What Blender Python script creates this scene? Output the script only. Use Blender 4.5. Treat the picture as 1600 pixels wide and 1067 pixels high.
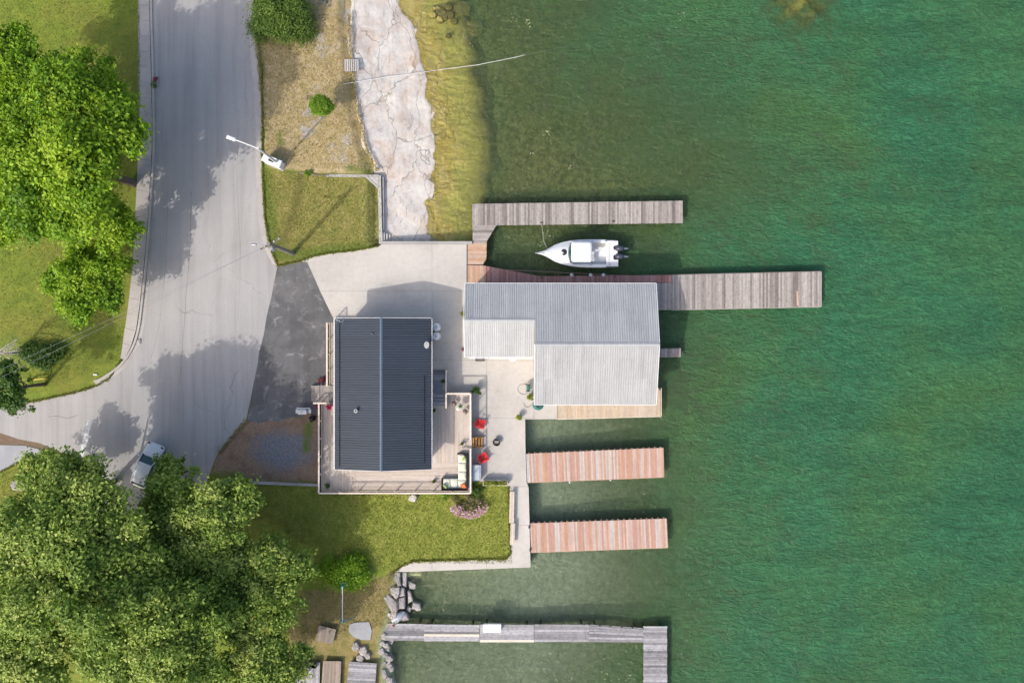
import bpy, bmesh, math, random
import numpy as np
from mathutils import Vector, Matrix, noise as mnoise
R = math.radians
scene = bpy.context.scene
for o in list(bpy.data.objects): bpy.data.objects.remove(o, do_unlink=True)

# ------------------------------------------------------------------ camera
H = 69.0                 # drone height above the lawn
S = 0.0625               # metres per photo pixel on the lawn
cam_d = bpy.data.cameras.new('camera'); cam = bpy.data.objects.new('camera', cam_d)
scene.collection.objects.link(cam); scene.camera = cam
cam.location = (0, 0, H); cam.rotation_euler = (0, 0, 0)
cam_d.sensor_width = 36.0; cam_d.lens = 36.0 * H / (1600 * S)
cam_d.clip_start = 0.5; cam_d.clip_end = 3000

# ------------------------------------------------------------------ sky, sun, exposure
SUN_EL = 39.0
SH = Vector((0.67, 0.742, 0)).normalized()          # direction shadows fall
sun_dir = Vector((-SH.x * math.cos(R(SUN_EL)), -SH.y * math.cos(R(SUN_EL)), math.sin(R(SUN_EL))))
world = bpy.data.worlds.new('World'); scene.world = world; world.use_nodes = True
wn = world.node_tree.nodes; wl = world.node_tree.links
sky = wn.new('ShaderNodeTexSky'); sky.sky_type = 'NISHITA'; sky.sun_disc = False
sky.sun_elevation = R(SUN_EL); sky.sun_rotation = math.atan2(sun_dir.x, sun_dir.y)
sky.air_density = 1.0; sky.dust_density = 4.0; sky.ozone_density = 1.0
bg = wn['Background']; wl.new(sky.outputs[0], bg.inputs[0]); bg.inputs[1].default_value = 0.15
sun_l = bpy.data.lights.new('sun', 'SUN'); sun = bpy.data.objects.new('sun', sun_l)
scene.collection.objects.link(sun); sun.location = (-60, -60, 80)
sun_l.energy = 2.0; sun_l.angle = R(0.6); sun_l.color = (1.0, 0.95, 0.87)
sun.rotation_euler = sun_dir.to_track_quat('Z', 'Y').to_euler()
scene.view_settings.view_transform = 'Standard'; scene.view_settings.look = 'None'
scene.view_settings.gamma = 1.0; scene.view_settings.use_curve_mapping = False
scene.view_settings.exposure = 0.69
scene.cycles.max_bounces = 6; scene.cycles.diffuse_bounces = 3; scene.cycles.glossy_bounces = 3
scene.cycles.transmission_bounces = 4; scene.cycles.transparent_max_bounces = 16
scene.cycles.caustics_reflective = False; scene.cycles.caustics_refractive = False

# ------------------------------------------------------------------ helpers
col = scene.collection
ZW = -0.95               # water level
def P(px, py, z=0.0):
    f = (H - z) / H * S
    return Vector(((px - 800) * f, (533.5 - py) * f, z))
def PX(px, z=0.0): return (px - 800) * S * (H - z) / H
def PY(py, z=0.0): return (533.5 - py) * S * (H - z) / H
def tag(o, label=None, cat=None, group=None, kind=None):
    if label: o['label'] = label
    if cat: o['category'] = cat
    if group: o['group'] = group
    if kind: o['kind'] = kind
    return o
def thing(name, loc, label, cat, group=None, rz=0):
    o = bpy.data.objects.new(name, None); col.objects.link(o); o.empty_display_size = 0.3
    o.location = loc; o.rotation_euler = (0, 0, rz)
    return tag(o, label, cat, group)
def link_mesh(name, me, mat, parent=None, sub=True):
    o = bpy.data.objects.new(name, me); col.objects.link(o)
    if mat is not None and not me.materials: me.materials.append(mat)
    if parent is not None: o.parent = parent
    return o
class MB:
    """collects geometry; build() links it as ONE mesh object"""
    def __init__(s): s.v = []; s.f = []; s.sm = []
    def add(s, vs, fs, smooth=False):
        n = len(s.v); s.v += [tuple(v) for v in vs]
        s.f += [tuple(i + n for i in f) for f in fs]; s.sm += [smooth] * len(fs); return s
    def box(s, x0, x1, y0, y1, z0, z1, M=None):
        vs = [Vector((x, y, z)) for z in (z0, z1) for y in (y0, y1) for x in (x0, x1)]
        if M is not None: vs = [M @ v for v in vs]
        return s.add(vs, [(0, 2, 3, 1), (4, 5, 7, 6), (0, 1, 5, 4), (2, 6, 7, 3), (0, 4, 6, 2), (1, 3, 7, 5)])
    def prism(s, pts, z0, z1):
        n = len(pts)
        a = sum(pts[i][0] * pts[(i + 1) % n][1] - pts[(i + 1) % n][0] * pts[i][1] for i in range(n))
        if a < 0: pts = pts[::-1]
        vs = [(p[0], p[1], z0) for p in pts] + [(p[0], p[1], z1) for p in pts]
        fs = [tuple(range(n, 2 * n)), tuple(range(n - 1, -1, -1))]
        fs += [(i, (i + 1) % n, n + (i + 1) % n, n + i) for i in range(n)]
        return s.add(vs, fs)
    def bar(s, a, b, w, h, up=(0, 0, 1)):
        a = Vector(a); b = Vector(b); d = (b - a).normalized(); u = Vector(up)
        sd = d.cross(u)
        if sd.length < 1e-4: sd = d.cross(Vector((1, 0, 0)))
        sd.normalize(); u = sd.cross(d).normalized()
        vs = [p + sd * (sx * w / 2) + u * (sz * h / 2) for p in (a, b) for sz in (-1, 1) for sx in (-1, 1)]
        return s.add(vs, [(0, 1, 3, 2), (4, 6, 7, 5), (0, 4, 5, 1), (2, 3, 7, 6), (0, 2, 6, 4), (1, 5, 7, 3)])
    def tube(s, pts, r, n=8, cap=True):
        pts = [Vector(p) for p in pts]; m = len(pts)
        rr = r if isinstance(r, (list, tuple)) else [r] * m
        d0 = (pts[1] - pts[0]).normalized(); ref = Vector((0, 0, 1)) if abs(d0.z) < .9 else Vector((1, 0, 0))
        sd = d0.cross(ref).normalized(); vs = []
        for i, p in enumerate(pts):
            d = (pts[min(i + 1, m - 1)] - pts[max(i - 1, 0)]).normalized()
            sd = (sd - d * sd.dot(d)).normalized(); u = d.cross(sd)
            for k in range(n):
                a = 2 * math.pi * k / n
                vs.append(p + (sd * math.cos(a) + u * math.sin(a)) * rr[i])
        fs = [(i * n + k, i * n + (k + 1) % n, (i + 1) * n + (k + 1) % n, (i + 1) * n + k) for i in range(m - 1) for k in range(n)]
        s.add(vs, fs, True)
        if cap:
            s.add(vs[:n], [tuple(range(n - 1, -1, -1))]); s.add(vs[-n:], [tuple(range(n))])
        return s
    def lathe(s, prof, n=20, c=(0, 0, 0), smooth=True):
        vs = []; c = Vector(c); m = len(prof)
        for r, z in prof:
            for k in range(n):
                a = 2 * math.pi * k / n; vs.append(c + Vector((r * math.cos(a), r * math.sin(a), z)))
        fs = [(i * n + k, i * n + (k + 1) % n, (i + 1) * n + (k + 1) % n, (i + 1) * n + k) for i in range(m - 1) for k in range(n)]
        s.add(vs, fs, smooth)
        s.add(vs[:n], [tuple(range(n - 1, -1, -1))]); s.add(vs[-n:], [tuple(range(n))])
        return s
    def loft(s, secs, closed=False, cap=True, smooth=True):
        n = len(secs[0]); vs = [v for sc in secs for v in sc]; kk = n if closed else n - 1
        fs = [(i * n + k, i * n + (k + 1) % n, (i + 1) * n + (k + 1) % n, (i + 1) * n + k) for i in range(len(secs) - 1) for k in range(kk)]
        s.add(vs, fs, smooth)
        if cap and closed:
            s.add(secs[0], [tuple(range(n - 1, -1, -1))]); s.add(secs[-1], [tuple(range(n))])
        return s
    def pillow(s, c, sx, sy, sz, rz=0, tilt=0, n=8):
        c = Vector(c); M = Matrix.Translation(c) @ Matrix.Rotation(rz, 4, 'Z') @ Matrix.Rotation(tilt, 4, 'Y'); vs = []; fs = []
        for side in (1, -1):
            o = len(vs)
            for j in range(n + 1):
                for i in range(n + 1):
                    u = i / n * 2 - 1; v = j / n * 2 - 1
                    hgt = (1 - abs(u) ** 3.2) ** .5 * (1 - abs(v) ** 3.2) ** .5
                    vs.append(M @ Vector((u * sx / 2, v * sy / 2, side * (0.12 + .88 * hgt) * sz / 2)))
            for j in range(n):
                for i in range(n):
                    q = [o + j * (n + 1) + i, o + j * (n + 1) + i + 1, o + (j + 1) * (n + 1) + i + 1, o + (j + 1) * (n + 1) + i]
                    fs.append(tuple(q if side > 0 else q[::-1]))
        N = (n + 1) ** 2
        ring = [i for i in range(n)] + [j * (n + 1) + n for j in range(n)] + [n * (n + 1) + n - i for i in range(n)] + [(n - j) * (n + 1) for j in range(n)]
        m = len(ring)
        for k in range(m):
            a, b = ring[k], ring[(k + 1) % m]; fs.append((a + N, b + N, b, a))
        return s.add(vs, fs, True)
    def mesh(s, name, off=None):
        me = bpy.data.meshes.new(name)
        vs = s.v if off is None else [(v[0] - off[0], v[1] - off[1], v[2] - off[2]) for v in s.v]
        me.from_pydata(vs, [], s.f); me.polygons.foreach_set('use_smooth', s.sm); me.update(); return me
    def build(s, name, mat, parent=None, world=True, bevel=0):
        """world=True: coordinates are world ones, and parents are unrotated empties"""
        off = None
        if parent is not None and world:
            off = Vector(parent.location)
            if parent.parent is not None: off = off + parent.parent.location
        if parent is None:       # a top-level mesh gets its origin at its own base
            a = np.array(s.v); c = (a.max(0) + a.min(0)) / 2; off = Vector((c[0], c[1], a[:, 2].min()))
        o = link_mesh(name, s.mesh(name, off), mat, parent)
        if parent is None: o.location = off
        if bevel:
            m = o.modifiers.new('bevel', 'BEVEL'); m.width = bevel; m.segments = 2; m.limit_method = 'ANGLE'
        return o
UNIT = MB().box(-.5, .5, -.5, .5, -.5, .5).mesh('board')
unit_by_mat = {}
def board(parent, mat, a, b, w, t, name='board', roll=0.0):
    """a plank from a to b (world); all share one unit mesh per material"""
    me = unit_by_mat.get(mat.name)
    if me is None:
        me = UNIT.copy(); me.name = 'board'; me.materials.append(mat); unit_by_mat[mat.name] = me
    a = Vector(a); b = Vector(b); d = b - a
    o = bpy.data.objects.new(name, me); col.objects.link(o)
    x = d.normalized(); y = Vector((0, 0, 1)).cross(x)
    if y.length < 1e-3: y = Vector((0, 1, 0))
    y.normalize(); z = x.cross(y)
    M = Matrix((x, y, z)).transposed().to_4x4()
    loc = (a + b) / 2
    if parent is not None:
        off = Vector(parent.location)
        if parent.parent is not None: off += parent.parent.location
        loc = loc - off; o.parent = parent
    o.location = loc; o.rotation_euler = (M @ Matrix.Rotation(roll, 4, 'X')).to_euler(); o.scale = (d.length, w, t)
    return o

# ------------------------------------------------------------------ materials
def nodes_of(name):
    m = bpy.data.materials.new(name); m.use_nodes = True
    nt = m.node_tree; return m, nt.nodes, nt.links, nt.nodes['Principled BSDF']
class G:
    """tiny node-graph helper"""
    def __init__(s, name):
        s.m, s.n, s.l, s.b = nodes_of(name)
        s.geo = s.n.new('ShaderNodeNewGeometry'); s.pos = s.geo.outputs['Position']
    def obj_coords(s):
        t = s.n.new('ShaderNodeTexCoord'); return t.outputs['Object']
    def rand(s):
        t = s.n.new('ShaderNodeObjectInfo'); return t.outputs['Random']
    def scale(s, vec, sc, rot=0, loc=(0, 0, 0)):
        t = s.n.new('ShaderNodeMapping'); s.l.new(vec, t.inputs[0])
        t.inputs['Scale'].default_value = sc if not isinstance(sc, (int, float)) else (sc,) * 3
        t.inputs['Rotation'].default_value = (0, 0, rot); t.inputs['Location'].default_value = loc; return t.outputs[0]
    def noise(s, vec, sc, det=4, rough=.6, dist=0):
        t = s.n.new('ShaderNodeTexNoise'); s.l.new(vec, t.inputs['Vector'])
        t.inputs['Scale'].default_value = sc; t.inputs['Detail'].default_value = det
        t.inputs['Roughness'].default_value = rough; t.inputs['Distortion'].default_value = dist; return t.outputs['Fac']
    def voro(s, vec, sc, feat='DISTANCE_TO_EDGE', rnd=1):
        t = s.n.new('ShaderNodeTexVoronoi'); t.feature = feat; s.l.new(vec, t.inputs['Vector'])
        t.inputs['Scale'].default_value = sc; t.inputs['Randomness'].default_value = rnd; return t.outputs['Distance']
    def ramp(s, fac, stops, interp='LINEAR'):
        t = s.n.new('ShaderNodeValToRGB'); s.l.new(fac, t.inputs[0]); e = t.color_ramp.elements
        t.color_ramp.interpolation = interp
        while len(e) < len(stops): e.new(0.5)
        for el, (p, c) in zip(e, stops):
            el.position = p; el.color = (c, c, c, 1) if isinstance(c, (int, float)) else (*c, 1)
        return t.outputs[0]
    def mix(s, fac, a, b, mode='MIX'):
        t = s.n.new('ShaderNodeMix'); t.data_type = 'RGBA'; t.blend_type = mode
        for i, v in ((0, fac), (6, a), (7, b)):
            if isinstance(v, (int, float)): t.inputs[i].default_value = v if i == 0 else (v, v, v, 1)
            elif isinstance(v, tuple): t.inputs[i].default_value = (*v, 1)
            else: s.l.new(v, t.inputs[i])
        return t.outputs[2]
    def math(s, op, a, b=None, clamp=False):
        t = s.n.new('ShaderNodeMath'); t.operation = op; t.use_clamp = clamp
        for i, v in ((0, a), (1, b)):
            if v is None: continue
            if isinstance(v, (int, float)): t.inputs[i].default_value = v
            else: s.l.new(v, t.inputs[i])
        return t.outputs[0]
    def mapr(s, v, a, b, c=0, d=1):
        t = s.n.new('ShaderNodeMapRange'); t.interpolation_type = 'SMOOTHSTEP'; s.l.new(v, t.inputs[0])
        for i, k in enumerate((a, b, c, d)): t.inputs[i + 1].default_value = k
        return t.outputs[0]
    def attr(s, name):
        t = s.n.new('ShaderNodeAttribute'); t.attribute_name = name; return t.outputs['Fac']
    def sep(s, v):
        t = s.n.new('ShaderNodeSeparateXYZ'); s.l.new(v, t.inputs[0]); return t.outputs
    def bump(s, h, strength=.3, dist=.05):
        t = s.n.new('ShaderNodeBump'); s.l.new(h, t.inputs['Height'])
        t.inputs['Strength'].default_value = strength; t.inputs['Distance'].default_value = dist; return t.outputs[0]
    def done(s, color=None, rough=.8, normal=None, metal=0, spec=None):
        if color is not None:
            if isinstance(color, tuple): s.b.inputs['Base Color'].default_value = (*color, 1)
            else: s.l.new(color, s.b.inputs['Base Color'])
        if isinstance(rough, (int, float)): s.b.inputs['Roughness'].default_value = rough
        else: s.l.new(rough, s.b.inputs['Roughness'])
        s.b.inputs['Metallic'].default_value = metal
        if spec is not None: s.b.inputs['Specular IOR Level'].default_value = spec
        if normal is not None: s.l.new(normal, s.b.inputs['Normal'])
        return s.m
def plain(name, c, rough=.6, metal=0, var=.12, sc=6, spec=None):
    g = G(name); n = g.noise(g.pos, sc, 5, .65)
    a = tuple(x * (1 - var) for x in c); b = tuple(min(1, x * (1 + var)) for x in c)
    return g.done(g.ramp(n, [(.3, a), (.7, b)]), rough, None, metal, spec)
def wood(name, stops, grain=.35, rough=.85, fade=None):
    """per-board colour from the object's random number, grain along the board"""
    g = G(name); oc = g.obj_coords(); r = g.rand()
    base = g.ramp(r, stops, 'CONSTANT' if len(stops) > 6 else 'LINEAR')
    off = g.n.new('ShaderNodeVectorMath'); off.operation = 'ADD'; g.l.new(g.pos, off.inputs[0])
    cx = g.n.new('ShaderNodeCombineXYZ'); g.l.new(g.math('MULTIPLY', r, 37.0), cx.inputs[0]); g.l.new(g.math('MULTIPLY', r, 91.0), cx.inputs[2]); g.l.new(cx.outputs[0], off.inputs[1])
    n1 = g.noise(off.outputs[0], 3.2, 6, .75, .4)
    n2 = g.noise(off.outputs[0], 0.33, 3, .6)
    c = g.mix(1.0, base, g.ramp(n1, [(.28, 1 - grain), (.5, 1.0), (.72, 1 + grain * .45)]), 'MULTIPLY')
    c = g.mix(1.0, c, g.ramp(n2, [(.3, .86), (.7, 1.1)]), 'MULTIPLY')
    if fade: c = g.mix(g.mapr(n2, .35, .62), c, g.mix(.55, c, fade))
    return g.done(c, rough, g.bump(n1, .35, .01))
# ------------------------------------------------------------------ shared materials
M = {}
GREY_WOOD = [(0, (.17, .145, .13)), (.25, (.27, .235, .21)), (.5, (.34, .30, .27)), (.75, (.40, .36, .33)), (1, (.24, .205, .18))]
M['grey_wood'] = wood('weathered_grey_wood', GREY_WOOD, .42)
M['dark_grey_wood'] = wood('old_silver_wood', [(0, (.15, .145, .15)), (.4, (.29, .28, .29)), (.7, (.40, .39, .40)), (1, (.22, .21, .21))], .55)
M['pink_wood'] = wood('faded_red_stained_wood', [(0, (.46, .265, .20)), (.12, (.48, .36, .30)), (.25, (.48, .285, .20)), (.38, (.47, .40, .355)), (.5, (.46, .26, .17)),
                      (.62, (.50, .39, .345)), (.74, (.49, .33, .275)), (.86, (.46, .425, .40)), (.94, (.42, .24, .20))], .22)
M['red_wood'] = wood('red_stained_wood', [(0, (.34, .14, .11)), (.3, (.40, .20, .17)), (.6, (.44, .27, .24)), (1, (.30, .12, .09))], .3)
M['orange_wood'] = wood('orange_stained_wood', [(0, (.47, .27, .17)), (.5, (.54, .36, .25)), (1, (.50, .37, .29))], .28)
M['deck_wood'] = wood('pale_deck_wood', [(0, (.47, .39, .32)), (.35, (.55, .46, .39)), (.7, (.58, .50, .43)), (1, (.49, .40, .33))], .16)
M['sand_wood'] = wood('sandy_wood', [(0, (.44, .33, .23)), (.4, (.50, .40, .30)), (.7, (.47, .39, .31)), (1, (.52, .40, .28))], .22)
M['rail_wood'] = wood('pale_rail_wood', [(0, (.66, .56, .46)), (1, (.70, .61, .52))], .12)
M['dark_wood'] = wood('brown_wood', [(0, (.10, .075, .055)), (1, (.16, .12, .09))], .3)
M['timber'] = plain('timber', (.17, .13, .10), .9, 0, .3, 5)
M['concrete'] = None
def concrete(name, c, stain=.16):
    g = G(name); r = g.rand()
    n1 = g.noise(g.pos, .22, 5, .62); n2 = g.noise(g.pos, 2.4, 6, .7); n3 = g.noise(g.pos, 14, 3, .6)
    a = tuple(x * (1 - stain) for x in c); b = tuple(min(.9, x * (1 + stain * .7)) for x in c)
    cc = g.ramp(n1, [(.28, a), (.5, c), (.72, b)])
    cc = g.mix(1, cc, g.ramp(n2, [(.25, .86), (.5, 1.0), (.8, 1.05)]), 'MULTIPLY')
    cc = g.mix(1, cc, g.ramp(n3, [(.2, .92), (.8, 1.06)]), 'MULTIPLY')
    cc = g.mix(1, cc, g.ramp(r, [(0, .95), (1, 1.04)]), 'MULTIPLY')
    return g.done(cc, .9, g.bump(n3, .15, .01))
M['concrete'] = concrete('concrete', (.50, .462, .415))
M['kerb'] = concrete('kerb_concrete', (.42, .385, .355))
M['wall_concrete'] = concrete('grey_wall_concrete', (.36, .34, .32), .25)
def asphalt(name, c, streak_rot=0, cracks=.6, patch=.2, light=None):
    g = G(name)
    st = g.noise(g.scale(g.pos, (1.1, .05, 1), streak_rot), 1.0, 5, .65)
    n1 = g.noise(g.pos, .16, 4, .6); n2 = g.noise(g.pos, 9, 4, .7); n3 = g.noise(g.pos, 1.1, 5, .7, .5)
    cc = g.mix(1, c, g.ramp(st, [(.3, .82), (.5, 1.0), (.7, 1.09)]), 'MULTIPLY')
    cc = g.mix(1, cc, g.ramp(n1, [(.3, 1 - patch), (.7, 1 + patch * .7)]), 'MULTIPLY')
    cc = g.mix(1, cc, g.ramp(n2, [(.2, .84), (.8, 1.12)]), 'MULTIPLY')
    if light: cc = g.mix(g.mapr(n3, .52, .74), cc, light); cc = g.mix(g.mapr(g.noise(g.pos, .45, 6, .72, .7), .50, .60, 0, .5), cc, tuple(x * .62 for x in c))
    wob = g.n.new('ShaderNodeVectorMath'); wob.operation = 'ADD'
    nz = g.n.new('ShaderNodeTexNoise'); nz.inputs['Scale'].default_value = .55; nz.inputs['Detail'].default_value = 4; g.l.new(g.pos, nz.inputs['Vector'])
    sc = g.n.new('ShaderNodeVectorMath'); sc.operation = 'SCALE'; sc.inputs[3].default_value = 2.2; g.l.new(nz.outputs['Color'], sc.inputs[0])
    g.l.new(g.pos, wob.inputs[0]); g.l.new(sc.outputs[0], wob.inputs[1])
    cr = g.voro(g.scale(wob.outputs[0], (.16, .10, .0)), 1.0)
    line = g.math('MULTIPLY', g.mapr(cr, .0008, .003, 1, 0), g.mapr(n1, .46, .58))
    cc = g.mix(g.math('MULTIPLY', line, cracks), cc, tuple(x * .35 for x in c))
    return g.done(cc, .92, g.bump(n2, .2, .01))
M['road'] = asphalt('worn_pale_asphalt', (.365, .348, .335), 0, .35, .08)
M['drive'] = asphalt('dark_asphalt', (.128, .125, .125), .4, .8, .4, (.27, .255, .245))
M['side_drive'] = asphalt('grey_asphalt', (.33, .33, .34), .2, .3, .2)
M['paint'] = None
g = G('worn_white_paint'); n = g.noise(g.pos, 5, 6, .75)
M['paint'] = g.done(g.ramp(n, [(.35, (.34, .33, .33)), (.5, (.62, .62, .61)), (.7, (.74, .74, .73))]), .8)
M['white'] = plain('white_paint', (.76, .76, .75), .5, 0, .05)
M['offwhite'] = plain('off_white_trim', (.66, .63, .60), .6, 0, .06)
M['black'] = plain('black_plastic', (.018, .018, .02), .5, 0, .3)
M['steel'] = plain('galvanised_steel', (.45, .46, .48), .45, .7, .15)
M['dark_metal'] = plain('dark_metal', (.05, .05, .055), .5, .6, .2)
M['siding'] = plain('pale_siding', (.50, .52, .53), .7, 0, .06)
M['soil'] = plain('potting_soil', (.06, .045, .03), 1, 0, .4, 20)
M['pot_dark'] = plain('dark_pot', (.045, .04, .038), .7, 0, .3)
M['terracotta'] = plain('terracotta', (.30, .15, .09), .8, 0, .2)
g = G('window_glass'); M['glass'] = g.done((.03, .045, .05), .05, None, 0, .8)
g = G('railing_glass')
tr = g.n.new('ShaderNodeBsdfTransparent'); tr.inputs[0].default_value = (.985, .99, .985, 1)
mx = g.n.new('ShaderNodeMixShader'); fr = g.n.new('ShaderNodeFresnel'); fr.inputs[0].default_value = 1.15
gl = g.n.new('ShaderNodeBsdfGlossy'); gl.inputs['Roughness'].default_value = .03
g.l.new(fr.outputs[0], mx.inputs[0]); g.l.new(tr.outputs[0], mx.inputs[1]); g.l.new(gl.outputs[0], mx.inputs[2])
g.l.new(mx.outputs[0], g.n['Material Output'].inputs[0]); M['clear_glass'] = g.m

# ------------------------------------------------------------------ terrain: one sheet, land and lake bed
def pip(px, py, poly):
    inside = np.zeros(px.shape, bool); n = len(poly)
    for i in range(n):
        x0, y0 = poly[i]; x1, y1 = poly[(i + 1) % n]
        if y0 == y1: continue
        c = ((y0 > py) != (y1 > py)) & (px < (x1 - x0) * (py - y0) / (y1 - y0) + x0)
        inside ^= c
    return inside
def pdist(px, py, poly, closed=True):
    d = np.full(px.shape, 1e9); n = len(poly)
    for i in range(n if closed else n - 1):
        x0, y0 = poly[i]; x1, y1 = poly[(i + 1) % n]; dx, dy = x1 - x0, y1 - y0; L = dx * dx + dy * dy + 1e-9
        t = np.clip(((px - x0) * dx + (py - y0) * dy) / L, 0, 1)
        d = np.minimum(d, np.hypot(px - x0 - t * dx, py - y0 - t * dy))
    return d
def sdf(px, py, poly):        # metres, negative inside
    return np.where(pip(px, py, poly), -1, 1) * pdist(px, py, poly) * S
SHY = [-3000, 0, 45, 100, 130, 180, 240, 258, 275, 330, 370, 400]
SHX = [560, 627, 645, 655, 664, 670, 679, 677, 668, 664, 668, 670]
def shore(py): return np.interp(py, SHY, SHX)
def bedrock_z(px, py):
    u = (px - shore(py)) * S
    return np.where(u < 0, ZW + .02 - u * .112, ZW - .03 - .04 * u - .015 * u * u - .13 * np.maximum(u - 5.4, 0))
LAND = [(-12000, -12000), (538, -12000), (538, 0), (546, 100), (554, 170), (570, 235), (586, 276), (588, 376), (600, 386), (722, 390), (722, 454), (826, 454),
        (826, 646), (815, 650), (815, 752), (820, 760), (822, 880), (640, 884), (613, 892), (604, 930), (598, 972), (588, 1000), (594, 1067), (600, 1400), (500, 12000), (-12000, 12000)]
def axis(lo, hi, step, far):
    a = np.arange(lo, hi + step, step); g_ = [8, 20, 45, 90, 180, 350, 700]
    return np.concatenate([[lo - v for v in g_[::-1]], a, [a[-1] + v for v in g_]])
gx = axis(-54, 54, .36, 0); gy = axis(-38, 38, .36, 0)
GX, GY = np.meshgrid(gx, gy); ppx = GX / S + 800; ppy = 533.5 - GY / S
sd = sdf(ppx, ppy, LAND)
soft = np.where((ppy > 896) & (ppx < 660), 2.4, .36)
D = np.clip(.95 + .05 * np.maximum(sd, 0), .95, 5.0)
sedm = np.exp(-(pdist(ppx, ppy, [(840, 690), (850, 950), (800, 1067)], False) * S / 12.0) ** 2)
D = D * (1 - .45 * sedm)
northD = np.clip((400 - ppy) / 120, 0, 1)
D = D * (1 - northD) + northD * np.clip(.62 + .046 * np.maximum(sd - 6, 0), .62, 5.0)
rs = np.random.RandomState(3)
def fbm(x, y, sc, seed=0, octv=4):
    out = np.zeros(x.shape); a = 1.0
    f = np.vectorize(lambda u, v: mnoise.noise(Vector((u, v, seed * 7.3))))
    for _ in range(octv): out += a * f(x * sc, y * sc); sc *= 2.1; a *= .5
    return out
shoal = np.exp(-(((ppx - 1256) / 52) ** 2 + ((ppy + 6) / 44) ** 2)) * (1 + .5 * np.sin(ppx / 7.0) * np.sin(ppy / 6.0))
D = D * (1 - .68 * np.clip(shoal, 0, 1))
nz = np.array([mnoise.fractal(Vector((x * .25, y * .25, 2.0)), 1.0, 2.0, 3) for x, y in zip(GX.ravel(), GY.ravel())]).reshape(GX.shape)
t = np.clip(sd / soft, 0, 1); t = t * t * (3 - 2 * t)
bedz = ZW - D + nz * .12
Z = (-.03 + nz * .012) * (1 - t) + bedz * t
north = (ppy < 384) & (ppx > 532)
u = (ppx - shore(ppy))
zb = bedrock_z(ppx, ppy) - .3
wgt = np.clip((u - 60) / 70, 0, 1)
Z = np.where(north & (sd > -.5), np.minimum(zb * (1 - wgt) + bedz * wgt, bedz * wgt + zb * (1 - wgt)), Z)
DRY = [(392, -3000), (540, -3000), (545, 100), (556, 170), (572, 235), (590, 270), (500, 273), (470, 268), (418, 262), (410, 180), (402, 90)]
YARD = [(412, 262), (470, 270), (596, 275), (596, 384), (500, 398), (470, 408), (430, 416), (416, 380), (410, 330)]
GRAVEL = [(338, 712), (385, 655), (470, 650), (499, 640), (501, 752), (362, 752), (330, 740)]
LAWN = [(362, 757), (500, 760), (800, 760), (800, 880), (640, 880), (610, 895), (560, 870), (470, 850), (380, 800)]
SOUTH = [(470, 925), (560, 915), (625, 890), (640, 980), (610, 1067), (600, 1300), (440, 1300), (450, 1000)]
SOILW = [(-200, 668), (0, 672), (30, 684), (75, 695), (104, 712), (80, 712), (40, 697), (0, 696), (-200, 700)]
def smask(poly, w): return 1 / (1 + np.exp(np.clip(sdf(ppx, ppy, poly) / w, -30, 30)))
masks = {
    'bed': np.clip(np.where(north, (ppx - 560) / 30, sd / .3), 0, 1),
    'dry': smask(DRY, .35), 'yard': smask(YARD, .3), 'gravel': smask(GRAVEL, .35), 'lawn': smask(LAWN, .3), 'south': smask(SOUTH, .5),
    'soil': smask(SOILW, .2), 'shoal': shoal,
    'strip': np.exp(-(pdist(ppx, ppy, [(470, 276), (462, 320), (452, 358), (440, 378)], False) * S / .5) ** 2),
    'lush': np.exp(-(pdist(ppx, ppy, [(404, 70), (410, 120)], False) * S / .45) ** 2) + np.exp(-(pdist(ppx, ppy, [(437, 205), (439, 226)], False) * S / .35) ** 2)
            + np.exp(-(pdist(ppx, ppy, [(413, 270), (424, 350), (432, 398), (470, 398), (560, 386), (588, 378)], False) * S / .9) ** 2) + np.exp(-(pdist(ppx, ppy, [(545, 262), (575, 268)], False) * S / .5) ** 2)
            + np.exp(-(pdist(ppx, ppy, [(482, 665), (478, 700)], False) * S / .6) ** 2) + np.exp(-(pdist(ppx, ppy, [(338, 745), (368, 745)], False) * S / .7) ** 2),
    'sediment': np.exp(-(pdist(ppx, ppy, [(840, 690), (850, 950), (800, 1067)], False) * S / 14.0) ** 2),
    'depth': np.where(north, np.clip(ZW - np.maximum(Z, bedrock_z(ppx, ppy)), 0, 6), np.clip(ZW - Z, 0, 6)),
}
ny, nx = GX.shape
idx = np.arange(nx * ny).reshape(ny, nx)
quads = np.stack([idx[:-1, :-1], idx[:-1, 1:], idx[1:, 1:], idx[1:, :-1]], -1).reshape(-1, 4)
def grid_mesh(name, verts, faces, attrs=None, smooth=True):
    me = bpy.data.meshes.new(name); me.vertices.add(len(verts)); me.vertices.foreach_set('co', np.asarray(verts, np.float32).ravel())
    nf = len(faces); k = faces.shape[1]
    me.loops.add(nf * k); me.loops.foreach_set('vertex_index', faces.astype(np.int32).ravel())
    me.polygons.add(nf); me.polygons.foreach_set('loop_start', np.arange(0, nf * k, k, dtype=np.int32)); me.polygons.foreach_set('loop_total', np.full(nf, k, np.int32))
    me.polygons.foreach_set('use_smooth', np.full(nf, smooth)); me.update(); me.validate()
    for kx, vv in (attrs or {}).items():
        a = me.attributes.new(kx, 'FLOAT', 'POINT'); a.data.foreach_set('value', np.asarray(vv, np.float32).ravel())
    return me
g = G('ground_cover')
n_big = g.noise(g.pos, .16, 4, .6); n_mid = g.noise(g.pos, .9, 5, .68); n_fine = g.noise(g.pos, 5.5, 5, .75); n_grain = g.noise(g.pos, 16, 3, .7)
park = g.ramp(n_mid, [(.25, (.085, .135, .012)), (.5, (.145, .195, .018)), (.75, (.23, .26, .030))])
park = g.mix(g.mapr(n_big, .42, .62), park, g.mix(.5, park, (.21, .185, .035)))
lawn = g.ramp(n_mid, [(.25, (.14, .185, .022)), (.5, (.235, .265, .040)), (.78, (.335, .325, .080))])
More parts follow.
